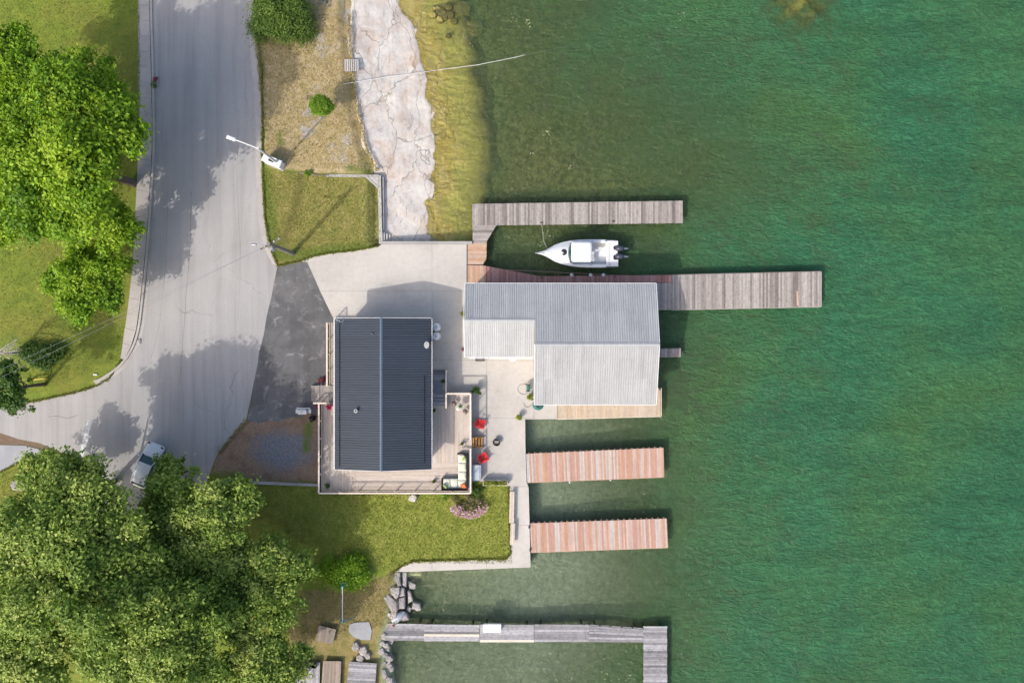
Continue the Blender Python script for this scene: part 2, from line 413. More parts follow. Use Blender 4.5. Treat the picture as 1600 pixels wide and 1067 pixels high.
yard = g.ramp(n_mid, [(.25, (.15, .17, .034)), (.5, (.245, .225, .055)), (.75, (.34, .275, .10))])
dry = g.ramp(g.noise(g.pos, 1.4, 7, .78), [(.26, (.20, .18, .055)), (.44, (.34, .265, .115)), (.58, (.44, .34, .19)), (.78, (.50, .40, .27))])
dry = g.mix(g.mapr(g.noise(g.pos, .33, 4, .6), .56, .70), dry, (.40, .375, .345))
grav = g.ramp(n_mid, [(.3, (.19, .115, .07)), (.55, (.28, .185, .125)), (.75, (.25, .205, .12))])
blue = g.ramp(n_fine, [(.3, (.15, .15, .165)), (.7, (.23, .225, .24))])
px_ = g.sep(g.pos)
cen = g.math('ADD', g.math('POWER', g.math('DIVIDE', g.math('SUBTRACT', px_[0], PX(440)), 3.0), 2), g.math('POWER', g.math('DIVIDE', g.math('SUBTRACT', px_[1], PY(704)), 1.9), 2))
grav = g.mix(g.mapr(g.math('ADD', cen, g.math('MULTIPLY', n_mid, 3.4)), 1.7, 3.4, 1, 0), grav, blue)
south = g.ramp(n_mid, [(.3, (.14, .14, .03)), (.5, (.25, .20, .07)), (.75, (.34, .26, .12))])
c = g.mix(g.mapr(g.math('ADD', g.attr('lawn'), g.math('MULTIPLY', g.math('SUBTRACT', n_mid, .5), .5)), .3, .7), park, lawn)
def masked(c, name, colr, k=.8, lo=.32, hi=.68):
    return g.mix(g.mapr(g.math('ADD', g.attr(name), g.math('MULTIPLY', g.math('SUBTRACT', n_mid, .5), k)), lo, hi), c, colr)
c = masked(c, 'south', south); c = masked(c, 'dry', dry); c = masked(c, 'yard', yard); c = masked(c, 'gravel', grav, 1.1)
c = masked(c, 'lush', (.11, .16, .018), 1.0, .2, 1.2); c = masked(c, 'soil', (.17, .115, .075), .6)
c = g.mix(g.math('MULTIPLY', g.attr('strip'), .6), c, (.085, .075, .02))
c = g.mix(1, c, g.ramp(n_fine, [(.25, .66), (.5, 1.0), (.75, 1.25)]), 'MULTIPLY')
c = g.mix(1, c, g.ramp(n_grain, [(.25, .70), (.5, 1.0), (.78, 1.28)]), 'MULTIPLY')
# lake bed: silt, weed beds, pale stones
weed = g.noise(g.scale(g.pos, (1, .8, 1)), 2.3, 6, .8, .3); wbig = g.noise(g.pos, .11, 5, .62)
bedc = g.ramp(weed, [(.32, (.05, .06, .014)), (.45, (.19, .19, .05)), (.56, (.35, .335, .10)), (.7, (.58, .54, .24))])
bedc = g.mix(g.mapr(wbig, .48, .68), bedc, g.mix(.55, bedc, (.16, .19, .05)))
bedc = g.mix(g.math('MULTIPLY', g.attr('sediment'), .85), bedc, g.ramp(weed, [(.3, (.28, .37, .25)), (.7, (.56, .66, .49))]))
bedc = g.mix(g.math('MULTIPLY', g.attr('shoal'), g.mapr(weed, .35, .6)), bedc, (.66, .60, .12))
c = g.mix(g.attr('bed'), c, bedc)
M['ground'] = g.done(c, .95, g.bump(g.math('ADD', n_fine, n_grain), .5, .04))
ground = link_mesh('ground', grid_mesh('ground', np.stack([GX, GY, Z], -1).reshape(-1, 3), quads, masks), M['ground']); tag(ground, kind='structure')

# ------------------------------------------------------------------ bare rock shelf running down into the lake
bx = np.arange(PX(532), PX(815), .13); by = np.arange(PY(386), PY(-70), .13)
BX, BY = np.meshgrid(bx, by); qx = BX / S + 800; qy = 533.5 - BY / S
fz = np.array([mnoise.fractal(Vector((x * .55, y * .35, 5.0)), .9, 2.1, 5) for x, y in zip(BX.ravel(), BY.ravel())]).reshape(BX.shape)
lz = np.array([mnoise.noise(Vector((x * .9, y * .13, 9.0))) for x, y in zip(BX.ravel(), BY.ravel())]).reshape(BX.shape)
wx = np.array([mnoise.noise(Vector((x * .5, y * .5, 31.0))) for x, y in zip(BX.ravel(), BY.ravel())]).reshape(BX.shape)
base = bedrock_z(qx + wx * 13, qy)
bz = base + fz * .085 + np.round(lz * 3) / 3 * .05 * np.clip((shore(qy) + 40 - qx) / 60, 0, 1)
west = np.interp(qy, [-100, 100, 170, 235, 276, 390], [548, 549, 558, 574, 592, 596]) + fz * 9 * (qy < 272)
bz = np.where(qx < west, np.minimum(bz, -.02) - np.clip((west - qx) * S, 0, 1) * 1.4 + fz * .05, bz)
bidx = np.arange(BX.size).reshape(BX.shape)
bq = np.stack([bidx[:-1, :-1], bidx[:-1, 1:], bidx[1:, 1:], bidx[1:, :-1]], -1).reshape(-1, 4)
g = G('pink_grey_bedrock')
z = g.sep(g.pos)[2]
n1 = g.noise(g.pos, .45, 6, .65, .6); n2 = g.noise(g.pos, 3.0, 6, .78); n3 = g.noise(g.scale(g.pos, (1, .35, 1)), 1.2, 6, .7, .8)
rock = g.ramp(n1, [(.25, (.41, .33, .275)), (.42, (.52, .445, .39)), (.55, (.56, .52, .475)), (.8, (.60, .58, .535))])
rock = g.mix(g.mapr(n3, .57, .70), rock, (.43, .30, .215)); rock = g.mix(g.mapr(n3, .42, .30), rock, (.33, .31, .29))
rock = g.mix(1, rock, g.ramp(n2, [(.25, .72), (.5, 1.0), (.75, 1.1)]), 'MULTIPLY')
wob = g.n.new('ShaderNodeVectorMath'); wob.operation = 'ADD'; nzz = g.n.new('ShaderNodeTexNoise'); nzz.inputs['Scale'].default_value = .8; nzz.inputs['Detail'].default_value = 5
g.l.new(g.pos, nzz.inputs['Vector']); sc_ = g.n.new('ShaderNodeVectorMath'); sc_.operation = 'SCALE'; sc_.inputs[3].default_value = 1.6; g.l.new(nzz.outputs['Color'], sc_.inputs[0])
g.l.new(g.pos, wob.inputs[0]); g.l.new(sc_.outputs[0], wob.inputs[1])
crk = g.voro(g.scale(wob.outputs[0], (.34, .16, .2)), 1.0)
crack = g.mapr(crk, .003, .011, 1, 0)
rock = g.mix(g.math('MULTIPLY', crack, g.mapr(n1, .50, .70, 0, .5)), rock, (.20, .14, .10))
zn = g.math('ADD', z, g.math('MULTIPLY', g.math('SUBTRACT', n2, .5), .10))
alg = g.ramp(n3, [(.25, (.52, .40, .07)), (.45, (.72, .54, .13)), (.65, (.80, .65, .25)), (.85, (.68, .61, .15))])
green = g.ramp(n2, [(.3, (.48, .44, .08)), (.6, (.68, .62, .16)), (.8, (.76, .70, .24))])
wdark = g.ramp(g.noise(g.pos, 2.2, 6, .8), [(.3, (.06, .062, .018)), (.5, (.15, .145, .05)), (.75, (.30, .27, .12))])
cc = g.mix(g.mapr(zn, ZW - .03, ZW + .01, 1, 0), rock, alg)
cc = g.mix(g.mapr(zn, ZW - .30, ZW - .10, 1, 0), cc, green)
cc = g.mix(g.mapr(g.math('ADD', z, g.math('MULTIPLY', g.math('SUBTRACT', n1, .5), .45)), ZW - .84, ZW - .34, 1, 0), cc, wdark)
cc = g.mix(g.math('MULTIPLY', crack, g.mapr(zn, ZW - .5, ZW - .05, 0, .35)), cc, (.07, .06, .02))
M['bedrock'] = g.done(cc, .9, g.bump(g.math('ADD', n2, g.math('MULTIPLY', crack, -1.2)), .6, .05))
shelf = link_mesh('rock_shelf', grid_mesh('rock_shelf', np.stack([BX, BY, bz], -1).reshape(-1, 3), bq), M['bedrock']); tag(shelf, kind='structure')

# ------------------------------------------------------------------ lake
keep = sd > -.3
keep |= north & (ppx > 600)
qk = keep.ravel()[quads].any(1) & (GX.ravel()[quads].min(1) > -16)
used = np.unique(quads[qk]); rm = np.full(nx * ny, -1); rm[used] = np.arange(len(used))
wv = np.stack([GX, GY, np.full(GX.shape, ZW)], -1).reshape(-1, 3)[used]
g = G('lake_water')
dep = g.attr('depth')
w1 = g.noise(g.scale(g.pos, (1.0, 2.2, 1), -.35), .85, 5, .68, .6); w2 = g.noise(g.scale(g.pos, (1.0, 1.9, 1), .5), 2.3, 3, .6, .5); w3 = g.noise(g.pos, .07, 4, .6); w4 = g.noise(g.scale(g.pos, (.35, 1.6, 1), -.45), .22, 5, .65, .6)
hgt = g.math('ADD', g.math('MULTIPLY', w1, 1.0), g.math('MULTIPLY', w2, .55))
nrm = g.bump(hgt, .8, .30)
calm = g.mapr(g.attr('depth'), .1, 1.2, .25, 1)
g.l.new(calm, nrm.node.inputs['Strength']) if False else None
tr = g.n.new('ShaderNodeBsdfTransparent'); tr.inputs[0].default_value = (.97, .99, .94, 1)
df = g.n.new('ShaderNodeBsdfDiffuse')
wcol = g.ramp(w3, [(.3, (.024, .104, .050)), (.5, (.031, .112, .047)), (.7, (.043, .116, .038))])
wcol = g.mix(1, wcol, g.ramp(hgt, [(.55, .74), (.78, 1.0), (1.0, 1.3)]), 'MULTIPLY')  # lighter crests, darker troughs: ripple shading put into the water colour
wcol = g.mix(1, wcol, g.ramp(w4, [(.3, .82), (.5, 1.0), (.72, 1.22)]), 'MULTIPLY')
wm = g.noise(g.scale(g.pos, (1, 1.2, 1), .3), .30, 7, .74, .8); wf = g.noise(g.pos, 3.4, 4, .75)
wp = g.math('MULTIPLY', g.mapr(g.math('ADD', wm, g.math('MULTIPLY', g.math('SUBTRACT', wf, .5), .30)), .50, .66), g.mapr(dep, 1.4, 3.1, .85, .12))
wcol = g.mix(g.mapr(dep, .9, 2.3, .75, 0), wcol, (.066, .104, .030))
wcol = g.mix(wp, wcol, (.046, .078, .034))
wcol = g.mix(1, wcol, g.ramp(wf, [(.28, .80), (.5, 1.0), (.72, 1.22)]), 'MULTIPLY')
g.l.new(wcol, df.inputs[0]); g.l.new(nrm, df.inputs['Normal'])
turb = g.math('MULTIPLY', g.mapr(dep, .15, 2.0), .97)
m1 = g.n.new('ShaderNodeMixShader'); g.l.new(turb, m1.inputs[0]); g.l.new(tr.outputs[0], m1.inputs[1]); g.l.new(df.outputs[0], m1.inputs[2])
gl = g.n.new('ShaderNodeBsdfGlossy'); gl.inputs['Roughness'].default_value = .12; g.l.new(nrm, gl.inputs['Normal'])
fr = g.n.new('ShaderNodeFresnel'); fr.inputs[0].default_value = 1.33; g.l.new(nrm, fr.inputs['Normal'])
m2 = g.n.new('ShaderNodeMixShader'); g.l.new(fr.outputs[0], m2.inputs[0]); g.l.new(m1.outputs[0], m2.inputs[1]); g.l.new(gl.outputs[0], m2.inputs[2])
g.l.new(m2.outputs[0], g.n['Material Output'].inputs[0]); M['water'] = g.m
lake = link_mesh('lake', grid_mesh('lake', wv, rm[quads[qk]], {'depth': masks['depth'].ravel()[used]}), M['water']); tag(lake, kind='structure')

# ------------------------------------------------------------------ roads, pavements
def flat(name, pts, z, mat, th=.06):
    return tag(MB().prism([tuple(P(x, y)[:2]) for x, y in pts], z - th, z).build(name, mat), kind='structure')
def catmull(pts, k=5):
    out = []
    for i in range(len(pts) - 1):
        p0 = Vector((*pts[max(i - 1, 0)], 0)); p1 = Vector((*pts[i], 0)); p2 = Vector((*pts[i + 1], 0)); p3 = Vector((*pts[min(i + 2, len(pts) - 1)], 0))
        for j in range(k):
            t = j / k
            q = .5 * ((2 * p1) + (p2 - p0) * t + (2 * p0 - 5 * p1 + 4 * p2 - p3) * t * t + (3 * p1 - p0 - 3 * p2 + p3) * t ** 3)
            out.append((q.x, q.y))
    return out + [pts[-1]]
KERB_L = catmull([(240, -2500), (241, -300), (243, 0), (246, 120), (247, 230), (242, 320), (236, 400), (229, 470), (222, 520), (210, 552), (192, 576), (166, 595), (150, 602)])
ROAD_R = [(384, -2500), (384, -100), (386, 0), (392, 90), (399, 180), (400, 270), (404, 340), (413, 385), (426, 413)]
road_pts = KERB_L + [(118, 612), (60, 625), (0, 634), (-250, 648), (-2500, 720), (-2500, 780), (-250, 690), (0, 676), (30, 686), (62, 692), (100, 708), (126, 722), (150, 800), (200, 822), (300, 815), (338, 712), (347, 703), (351, 692), (362, 684), (367, 673), (379, 664), (385, 655)] + [(434, 415)] + catmull(ROAD_R)[::-1]
flat('road', road_pts, .012, M['road'])
GUT = catmull(ROAD_R); GUT2 = catmull([(396, -2500), (396, -100), (397, 0), (405, 90), (409, 180), (409, 270), (413, 340), (421, 385), (433, 415)])
flat('road_gutter', GUT + GUT2[::-1], .02, M['kerb'])
flat('driveway', [(435, 415), (462, 409), (480, 410), (500, 455), (524, 505), (524, 640), (497, 648), (480, 646), (468, 653), (455, 651), (441, 658), (420, 657), (404, 661), (386, 657), (391, 634), (394.5, 610), (402, 574), (405, 550), (412, 524), (417, 493), (424.5, 462)], .018, M['drive'])
flat('side_driveway', [(-2500, 770), (-300, 700), (-60, 694), (0, 695), (38, 696), (62, 702), (75, 709), (58, 716), (30, 722), (0, 737), (-60, 760), (-2500, 900)], .012, M['side_drive'])
sl = MB().prism([tuple(P(x, y)[:2]) for x, y in [(137, 657), (144, 658), (128, 722), (121, 720)]], .013, .017).build('stop_line', M['paint']); tag(sl, kind='structure')
kl = KERB_L
def offset(pts, d):
    out = []
    for i, p in enumerate(pts):
        a = Vector(pts[max(i - 1, 0)]); b = Vector(pts[min(i + 1, len(pts) - 1)]); t = (b - a).normalized()
        out.append((p[0] + t.y * d, p[1] - t.x * d))
    return out
def strip(name, a, b, z0, z1, mat):
    mb = MB(); secs = []
    for p, q in zip(a, b):
        A = P(*p); B = P(*q); secs.append([(A.x, A.y, z0), (A.x, A.y, z1), (B.x, B.y, z1), (B.x, B.y, z0)])
    mb.loft(secs, True, True, False); return tag(mb.build(name, mat), kind='structure')
strip('gutter_strip', offset(kl, 1), offset(kl, -4.6), -.05, .019, M['kerb'])
strip('kerb', offset(kl, -4.6), offset(kl, -8.0), -.05, .13, M['kerb'])
# sidewalk of separate slabs
def lerp_path(pts, s):
    d = 0
    for i in range(len(pts) - 1):
        L = (Vector(pts[i + 1]) - Vector(pts[i])).length
        if d + L >= s: return Vector(pts[i]).lerp(Vector(pts[i + 1]), (s - d) / L)
        d += L
    return Vector(pts[-1])
sw_in = catmull([(233.5, -160), (233.8, 0), (236.8, 120), (238, 220), (233, 320), (226.8, 400), (219.6, 470), (211, 525), (195, 562)], 6)
sw_out = catmull([(215, -160), (216, 0), (217, 120), (217, 220), (213, 320), (209, 400), (202, 470), (195, 520), (189, 560)], 6)
sidewalk = bpy.data.objects.new('sidewalk', None); col.objects.link(sidewalk); sidewalk.location = P(215, 250); tag(sidewalk, kind='structure')
nS = 30; Lin = sum((Vector(a) - Vector(b)).length for a, b in zip(sw_in, sw_in[1:])); Lout = sum((Vector(a) - Vector(b)).length for a, b in zip(sw_out, sw_out[1:]))
for i in range(nS):
    q = [lerp_path(sw_in, Lin * (i + .006) / nS), lerp_path(sw_in, Lin * (i + .994) / nS), lerp_path(sw_out, Lout * (i + .994) / nS), lerp_path(sw_out, Lout * (i + .006) / nS)]
    MB().prism([tuple(P(*v)[:2]) for v in q], -.06, .10 + .008 * math.sin(i * 2.3)).build('slab', M['kerb'], sidewalk)

# concrete apron, patio and sea wall: one slab field cut along its joints
patio = bpy.data.objects.new('patio', None); col.objects.link(patio); patio.location = P(740, 600); tag(patio, kind='structure')
PATIO = [(470, 407), (485, 402), (515, 396), (558, 391), (592, 385), (596, 382), (729, 382), (729, 447), (834, 447), (834, 655), (820.5, 655), (821, 700), (823, 754), (826, 762), (829, 886),
         (640, 893), (617, 893), (628, 884), (646, 877), (790, 873.5), (797, 868), (795, 768), (793, 752), (738, 752), (530, 740), (530, 512), (498, 460)]
def cut_polys(poly, lines):
    bm = bmesh.new(); bm.faces.new([bm.verts.new((*P(x, y)[:2], 0)) for x, y in poly]); bmesh.ops.triangulate(bm, faces=bm.faces[:])
    parts = [bm]
    for (x, y, nx_, ny_) in lines:
        out = []
        for b in parts:
            for flip in (1, -1):
                c2 = b.copy(); n_ = Vector((nx_, -ny_, 0)).normalized() * flip
                bmesh.ops.bisect_plane(c2, geom=c2.verts[:] + c2.edges[:] + c2.faces[:], plane_co=P(x, y) + n_ * -.009, plane_no=n_, clear_outer=True)
                if c2.faces: out.append(c2)
                else: c2.free()
            b.free()
        parts = out
    return parts
for b in cut_polys(PATIO, [(675, 0, 1, 0), (0, 455, 0, 1), (0, 563, 0, 1), (0, 653, 0, 1), (0, 760, 0, 1), (0, 820, 0, 1), (760, 0, 1, 0)]):
    # separate loose islands
    todo = set(b.faces)
    while todo:
        st = [todo.pop()]; isl = set(st)
        while st:
            f = st.pop()
            for e in f.edges:
                for f2 in e.link_faces:
                    if f2 in todo: todo.discard(f2); isl.add(f2); st.append(f2)
        if sum(f.calc_area() for f in isl) < .2: continue
        nb = bmesh.new(); vm = {}
        for f in isl: nb.faces.new([vm.setdefault(v, nb.verts.new(v.co)) if v not in vm else vm[v] for v in f.verts])
        nb.normal_update()
        for f in nb.faces:
            if f.normal.z < 0: f.normal_flip()
        bmesh.ops.dissolve_limit(nb, angle_limit=.01, verts=nb.verts[:], edges=nb.edges[:])
        r = bmesh.ops.extrude_face_region(nb, geom=nb.faces[:])
        for v in [x for x in r['geom'] if isinstance(x, bmesh.types.BMVert)]: v.co.z -= 3.4
        bmesh.ops.recalc_face_normals(nb, faces=nb.faces[:])
        for v in nb.verts: v.co -= Vector(patio.location)
        me = bpy.data.meshes.new('slab'); nb.to_mesh(me); nb.free(); link_mesh('slab', me, M['concrete'], patio)
    b.free()

# sealed seams in the old asphalt
g = G('seam_tar'); M['tar'] = g.done((.16, .155, .15), .8)
for k, (ln, w_) in enumerate((([(299, 300), (297, 380), (291, 460), (285, 545), (281, 600)], .05), ([(372, 200), (371, 300), (376, 400), (372, 500)], .03), ([(262, 300), (259, 400), (250, 500), (236, 560)], .03), ([(75, 651), (90, 650), (106, 653), (122, 648)], .07), ([(390, 640), (440, 626), (500, 624)], .04))):
    ln = catmull(ln, 6); rr_ = random.Random(k); a_ = []; b_ = []
    for i, p in enumerate(ln):
        d = Vector(ln[min(i + 1, len(ln) - 1)]) - Vector(ln[max(i - 1, 0)]); d.normalize(); ww = w_ / S * rr_.uniform(.3, 1.0) / 2; j = rr_.uniform(-.5, .5)
        a_.append((p[0] - d.y * ww + j, p[1] + d.x * ww)); b_.append((p[0] + d.y * ww + j, p[1] - d.x * ww))
    strip('tar_seam', a_, b_, .0125, .0205 if k == 4 else .0145, M['tar'])
# ------------------------------------------------------------------ ribbed roof sheets
def roof_steel(name, c, var=.07, rough=.45, metal=.0, ax=(2.4, .16, 1)):
    g = G(name); r = g.rand(); n3 = g.noise(g.scale(g.pos, ax), 1.0, 5, .7)
    n1 = g.noise(g.pos, .5, 4, .6); n2 = g.noise(g.scale(g.pos, (1, 1, 1)), 4, 5, .7)
    cc = g.mix(1, c, g.ramp(r, [(0, 1 - var), (1, 1 + var)]), 'MULTIPLY')
    cc = g.mix(1, cc, g.ramp(n1, [(.3, .93), (.7, 1.05)]), 'MULTIPLY'); cc = g.mix(1, cc, g.ramp(n2, [(.25, .93), (.75, 1.05)]), 'MULTIPLY'); cc = g.mix(1, cc, g.ramp(n3, [(.3, .86), (.5, 1.0), (.75, 1.08)]), 'MULTIPLY')
    return g.done(cc, rough, None, metal)
M['roof_blue'] = roof_steel('slate_blue_roof_steel', (.026, .037, .056), .08, .6, 0, (.16, 2.4, 1))
M['roof_cap'] = roof_steel('slate_blue_cap', (.085, .125, .165), .03, .4)
M['roof_grey'] = roof_steel('pale_grey_roof_steel', (.345, .355, .365), .06, .55)
M['roof_grey2'] = roof_steel('weathered_roof_steel', (.345, .345, .34), .05, .6)
def rib_sheet(w, L, ribs, h=.032, rw=.05):
    """sheet in local x (across) and y (down the slope), ribs along y"""
    prof = [(-w / 2, 0)]
    for i in range(ribs):
        c = -w / 2 + w * (i + .5) / ribs
        prof += [(c - rw, 0), (c - rw * .45, h), (c + rw * .45, h), (c + rw, 0)]
    prof += [(w / 2, 0)]
    mb = MB(); n = len(prof)
    vs = [(x, y, z) for y in (-L / 2, L / 2) for x, z in prof]
    mb.add(vs, [(i, i + 1, n + i + 1, n + i) for i in range(n - 1)])
    mb.add([(-w / 2, -L / 2, -.012), (w / 2, -L / 2, -.012), (w / 2, L / 2, -.012), (-w / 2, L / 2, -.012)], [(0, 3, 2, 1)])
    return mb
sheet_cache = {}
def roof_slope(parent, mat, A, B, C, Dv, n, ribs=4, name='roof_panel', lift=0.0):
    """quad A,B (top edge) C,D (bottom edge below B,A); n sheets side by side sharing one mesh"""
    A, B, C, Dv = map(Vector, (A, B, C, Dv)); wv_ = (B - A) / n; L = (Dv - A).length; w = wv_.length - .006
    key = (round(w, 3), round(L, 3), ribs, mat.name)
    if key not in sheet_cache:
        me = rib_sheet(w, L, ribs).mesh(name); me.materials.append(mat); sheet_cache[key] = me
    x = wv_.normalized(); y = (Dv - A).normalized(); z = x.cross(y)
    if z.z < 0: x = -x; z = -z
    Rm = Matrix((x, y, z)).transposed().to_4x4()
    for i in range(n):
        o = bpy.data.objects.new(name, sheet_cache[key]); col.objects.link(o); o.parent = parent
        o.location = A + wv_ * (i + .5) + (Dv - A) / 2 + z * lift - Vector(parent.location); o.rotation_euler = Rm.to_euler()
def window(parent, cx, cy, cz, w, h, axis, out, frame=None):
    """axis 'x' or 'y' = direction the window runs along; out = +-1 outward side"""
    def bx(mb, u0, u1, z0, z1, d0, d1):
        a, b = sorted((d0 * out, d1 * out))
        if axis == 'x': mb.box(cx + u0, cx + u1, cy + a, cy + b, cz + z0, cz + z1)
        else: mb.box(cx + a, cx + b, cy + u0, cy + u1, cz + z0, cz + z1)
    mb = MB(); t = .07
    bx(mb, -w / 2, w / 2, h / 2 - t, h / 2, -.02, .05); bx(mb, -w / 2, w / 2, -h / 2, -h / 2 + t, -.02, .07)
    bx(mb, -w / 2, -w / 2 + t, -h / 2 + t, h / 2 - t, -.02, .05); bx(mb, w / 2 - t, w / 2, -h / 2 + t, h / 2 - t, -.02, .05); bx(mb, -.025, .025, -h / 2 + t, h / 2 - t, -.02, .045)
    wdw = mb.build('window', M['white'], parent)
    for sgn in (-1, 1):
        mp = MB(); a, b = (-w / 2 + t + .004, -.029) if sgn < 0 else (.029, w / 2 - t - .004); bx(mp, a, b, -h / 2 + t + .004, h / 2 - t - .004, .0, .02)
        me = mp.mesh('pane', Vector(parent.location)); po = link_mesh('pane', me, M['glass'], wdw)
def door(parent, cx, cy, z0, w, h, axis, out, mat):
    def bx(mb, u0, u1, z0_, z1_, d0, d1):
        a, b = sorted((d0 * out, d1 * out))
        if axis == 'x': mb.box(cx + u0, cx + u1, cy + a, cy + b, z0_, z1_)
        else: mb.box(cx + a, cx + b, cy + u0, cy + u1, z0_, z1_)
    mb = MB(); bx(mb, -w / 2, w / 2, z0, z0 + h, -.02, .05); d = mb.build('door', mat, parent)
    mh = MB(); bx(mh, w / 2 - .14, w / 2 - .09, z0 + 1.0, z0 + 1.12, .05, .10); link_mesh('handle', mh.mesh('handle', Vector(parent.location)), M['steel'], d)

# ------------------------------------------------------------------ cottage
ZE, ZR = 3.15, 4.08
hx0, hx1, hxr = PX(523, ZE), PX(674, ZE), PX(593, ZR); hxr = (hx0 + hx1) / 2
hy1, hy0 = PY(497.5, ZE), PY(733, ZE)
house = thing('cottage', (hxr, (hy0 + hy1) / 2, 0), 'cottage with slate blue ribbed steel gable roof and wraparound wooden deck', 'house')
wx0, wx1, wy0, wy1 = hx0 + .5, hx1 - .42, hy0 + .5, hy1 - .42
mb = MB(); mb.box(wx0, wx1, wy0, wy1, 0, ZE - .02)
mb.prism([(wx0, 0), (wx1, 0), (hxr, 0)], 0, .001) if False else None
for yy in (wy0, wy1):
    pass
zw = lambda x: ZR - .06 - abs(x - hxr) * (ZR - ZE) / (hx1 - hxr)
mb.add([(wx0, wy0, ZE - .03), (wx1, wy0, ZE - .03), (wx1, wy0, zw(wx1)), (hxr, wy0, ZR - .06), (wx0, wy0, zw(wx0)),
        (wx0, wy1, ZE - .03), (wx1, wy1, ZE - .03), (wx1, wy1, zw(wx1)), (hxr, wy1, ZR - .06), (wx0, wy1, zw(wx0))],
       [(0, 1, 2, 3, 4), (9, 8, 7, 6, 5), (1, 6, 7, 2), (0, 4, 9, 5)])
mb.build('wall', M['siding'], house)
Rg0, Rg1 = Vector((hxr, hy0, ZR)), Vector((hxr, hy1, ZR))
mb = MB()
for s_, xe in ((-1, hx0), (1, hx1)):
    mb.add([(hxr, hy0 + .01, ZR - .03), (hxr, hy1 - .01, ZR - .03), (xe, hy1 - .01, ZE - .03), (xe, hy0 + .01, ZE - .03),
            (hxr, hy0 + .01, ZR - .16), (hxr, hy1 - .01, ZR - .16), (xe, hy1 - .01, ZE - .16), (xe, hy0 + .01, ZE - .16)],
           [(0, 1, 2, 3), (7, 6, 5, 4), (0, 3, 7, 4), (1, 5, 6, 2), (3, 2, 6, 7)])
roof = mb.build('roof', M['offwhite'], house)
roof_slope(house, M['roof_blue'], Rg1, Rg0, (hx0, hy0, ZE), (hx0, hy1, ZE), 15, 4)
roof_slope(house, M['roof_blue'], Rg0, Rg1, (hx1, hy1, ZE), (hx1, hy0, ZE), 15, 4)
def ridge_cap(parent, mat, a, b, half, drop, name='ridge_cap', ax='y'):
    a = Vector(a); b = Vector(b); n = 3
    for i in range(n):
        p = a.lerp(b, i / n); q = a.lerp(b, (i + 1) / n); up = .045 + .006 * (i % 2)
        def side(v, s): return v + (Vector((s * half, 0, up - drop)) if ax == 'y' else Vector((0, s * half, up - drop)))
        t = Vector((0, 0, up + .012)); d = Vector((0, 0, -.02))
        vs = [side(p, -1), p + t, side(p, 1), side(q, -1), q + t, side(q, 1)]; vs += [v + d for v in vs]
        MB().add(vs, [(0, 1, 4, 3), (1, 2, 5, 4), (6, 9, 10, 7), (7, 10, 11, 8), (0, 3, 9, 6), (2, 8, 11, 5), (0, 6, 7, 1), (1, 7, 8, 2), (3, 4, 10, 9), (4, 5, 11, 10)]).build(name, mat, parent)
ridge_cap(house, M['roof_cap'], Rg1 + Vector((0, .01, 0)), Rg0 - Vector((0, .01, 0)), .13, .035)
sl_h = (ZR - ZE) / (hx1 - hxr)
def hroof(x): return ZR - abs(x - hxr) * sl_h
def snow_guard(x, y0, y1):
    z = hroof(x); mb = MB(); mb.bar((x, y0, z + .10), (x, y1, z + .10), .05, .05)
    k = int(abs(y1 - y0) / 1.0)
    for i in range(k + 1):
        yy = y0 + (y1 - y0) * i / k; mb.bar((x, yy, z + .03), (x, yy, z + .09), .04, .05, (1, 0, 0))
    mb.build('snow_guard', M['black'], house)
snow_guard(PX(530.5, ZE), PY(502, ZE), PY(729, ZE)); snow_guard(PX(662.5, ZE), PY(588, ZE), PY(724, ZE))
for x, nm in ((hx0 - .06, 'gutter'), (hx1 + .045, 'gutter')):
    w_ = .11 if x < hxr else .07
    MB().box(x - w_ / 2, x + w_ / 2, hy0, hy1, ZE - .17, ZE - .03).build('gutter', M['offwhite'], house)
for y in (hy0 - .025, hy1 + .025):
    mb = MB()
    for xe in (hx0, hx1): mb.bar((hxr, y, ZR - .06), (xe, y, ZE - .06), .04, .16)
    mb.build('bargeboard', M['offwhite'], house)
vx, vy = PX(555.5, 4.0), PY(642, 4.0); vz = hroof(vx)
v = MB().lathe([(.13, -.06), (.13, .30), (.16, .30), (.16, .36), (.11, .36), (.10, .1)], 16, (vx, vy, vz)).build('vent_pipe', M['white'], house)
link_mesh('vent_opening', MB().lathe([(.09, .2), (.095, .335)], 14, Vector((vx, vy, vz)) - Vector(house.location)).mesh('vent_opening'), M['black'], v)
vx, vy = PX(581, 4.2), PY(521.5, 4.2); MB().lathe([(.05, -.05), (.05, .22), (.03, .25)], 10, (vx, vy, hroof(vx))).build('vent_pipe', M['steel'], house)
for yy in (-4.2, -1.2, 4.6):
    window(house, wx0, house.location.y + yy, 1.95, 1.3, 1.1, 'y', -1); window(house, wx1, house.location.y + yy + 1.5, 1.95, 1.5, 1.2, 'y', 1)
window(house, hxr - 1.8, wy0, 1.95, 1.8, 1.3, 'x', -1); window(house, hxr + 1.9, wy1, 1.8, 1.2, 1.0, 'x', 1)
door(house, hxr + 1.5, wy0, .82, 1.7, 2.05, 'x', -1, M['glass']); door(house, wx0, PY(614, .8), .82, .95, 2.05, 'y', -1, M['white'])

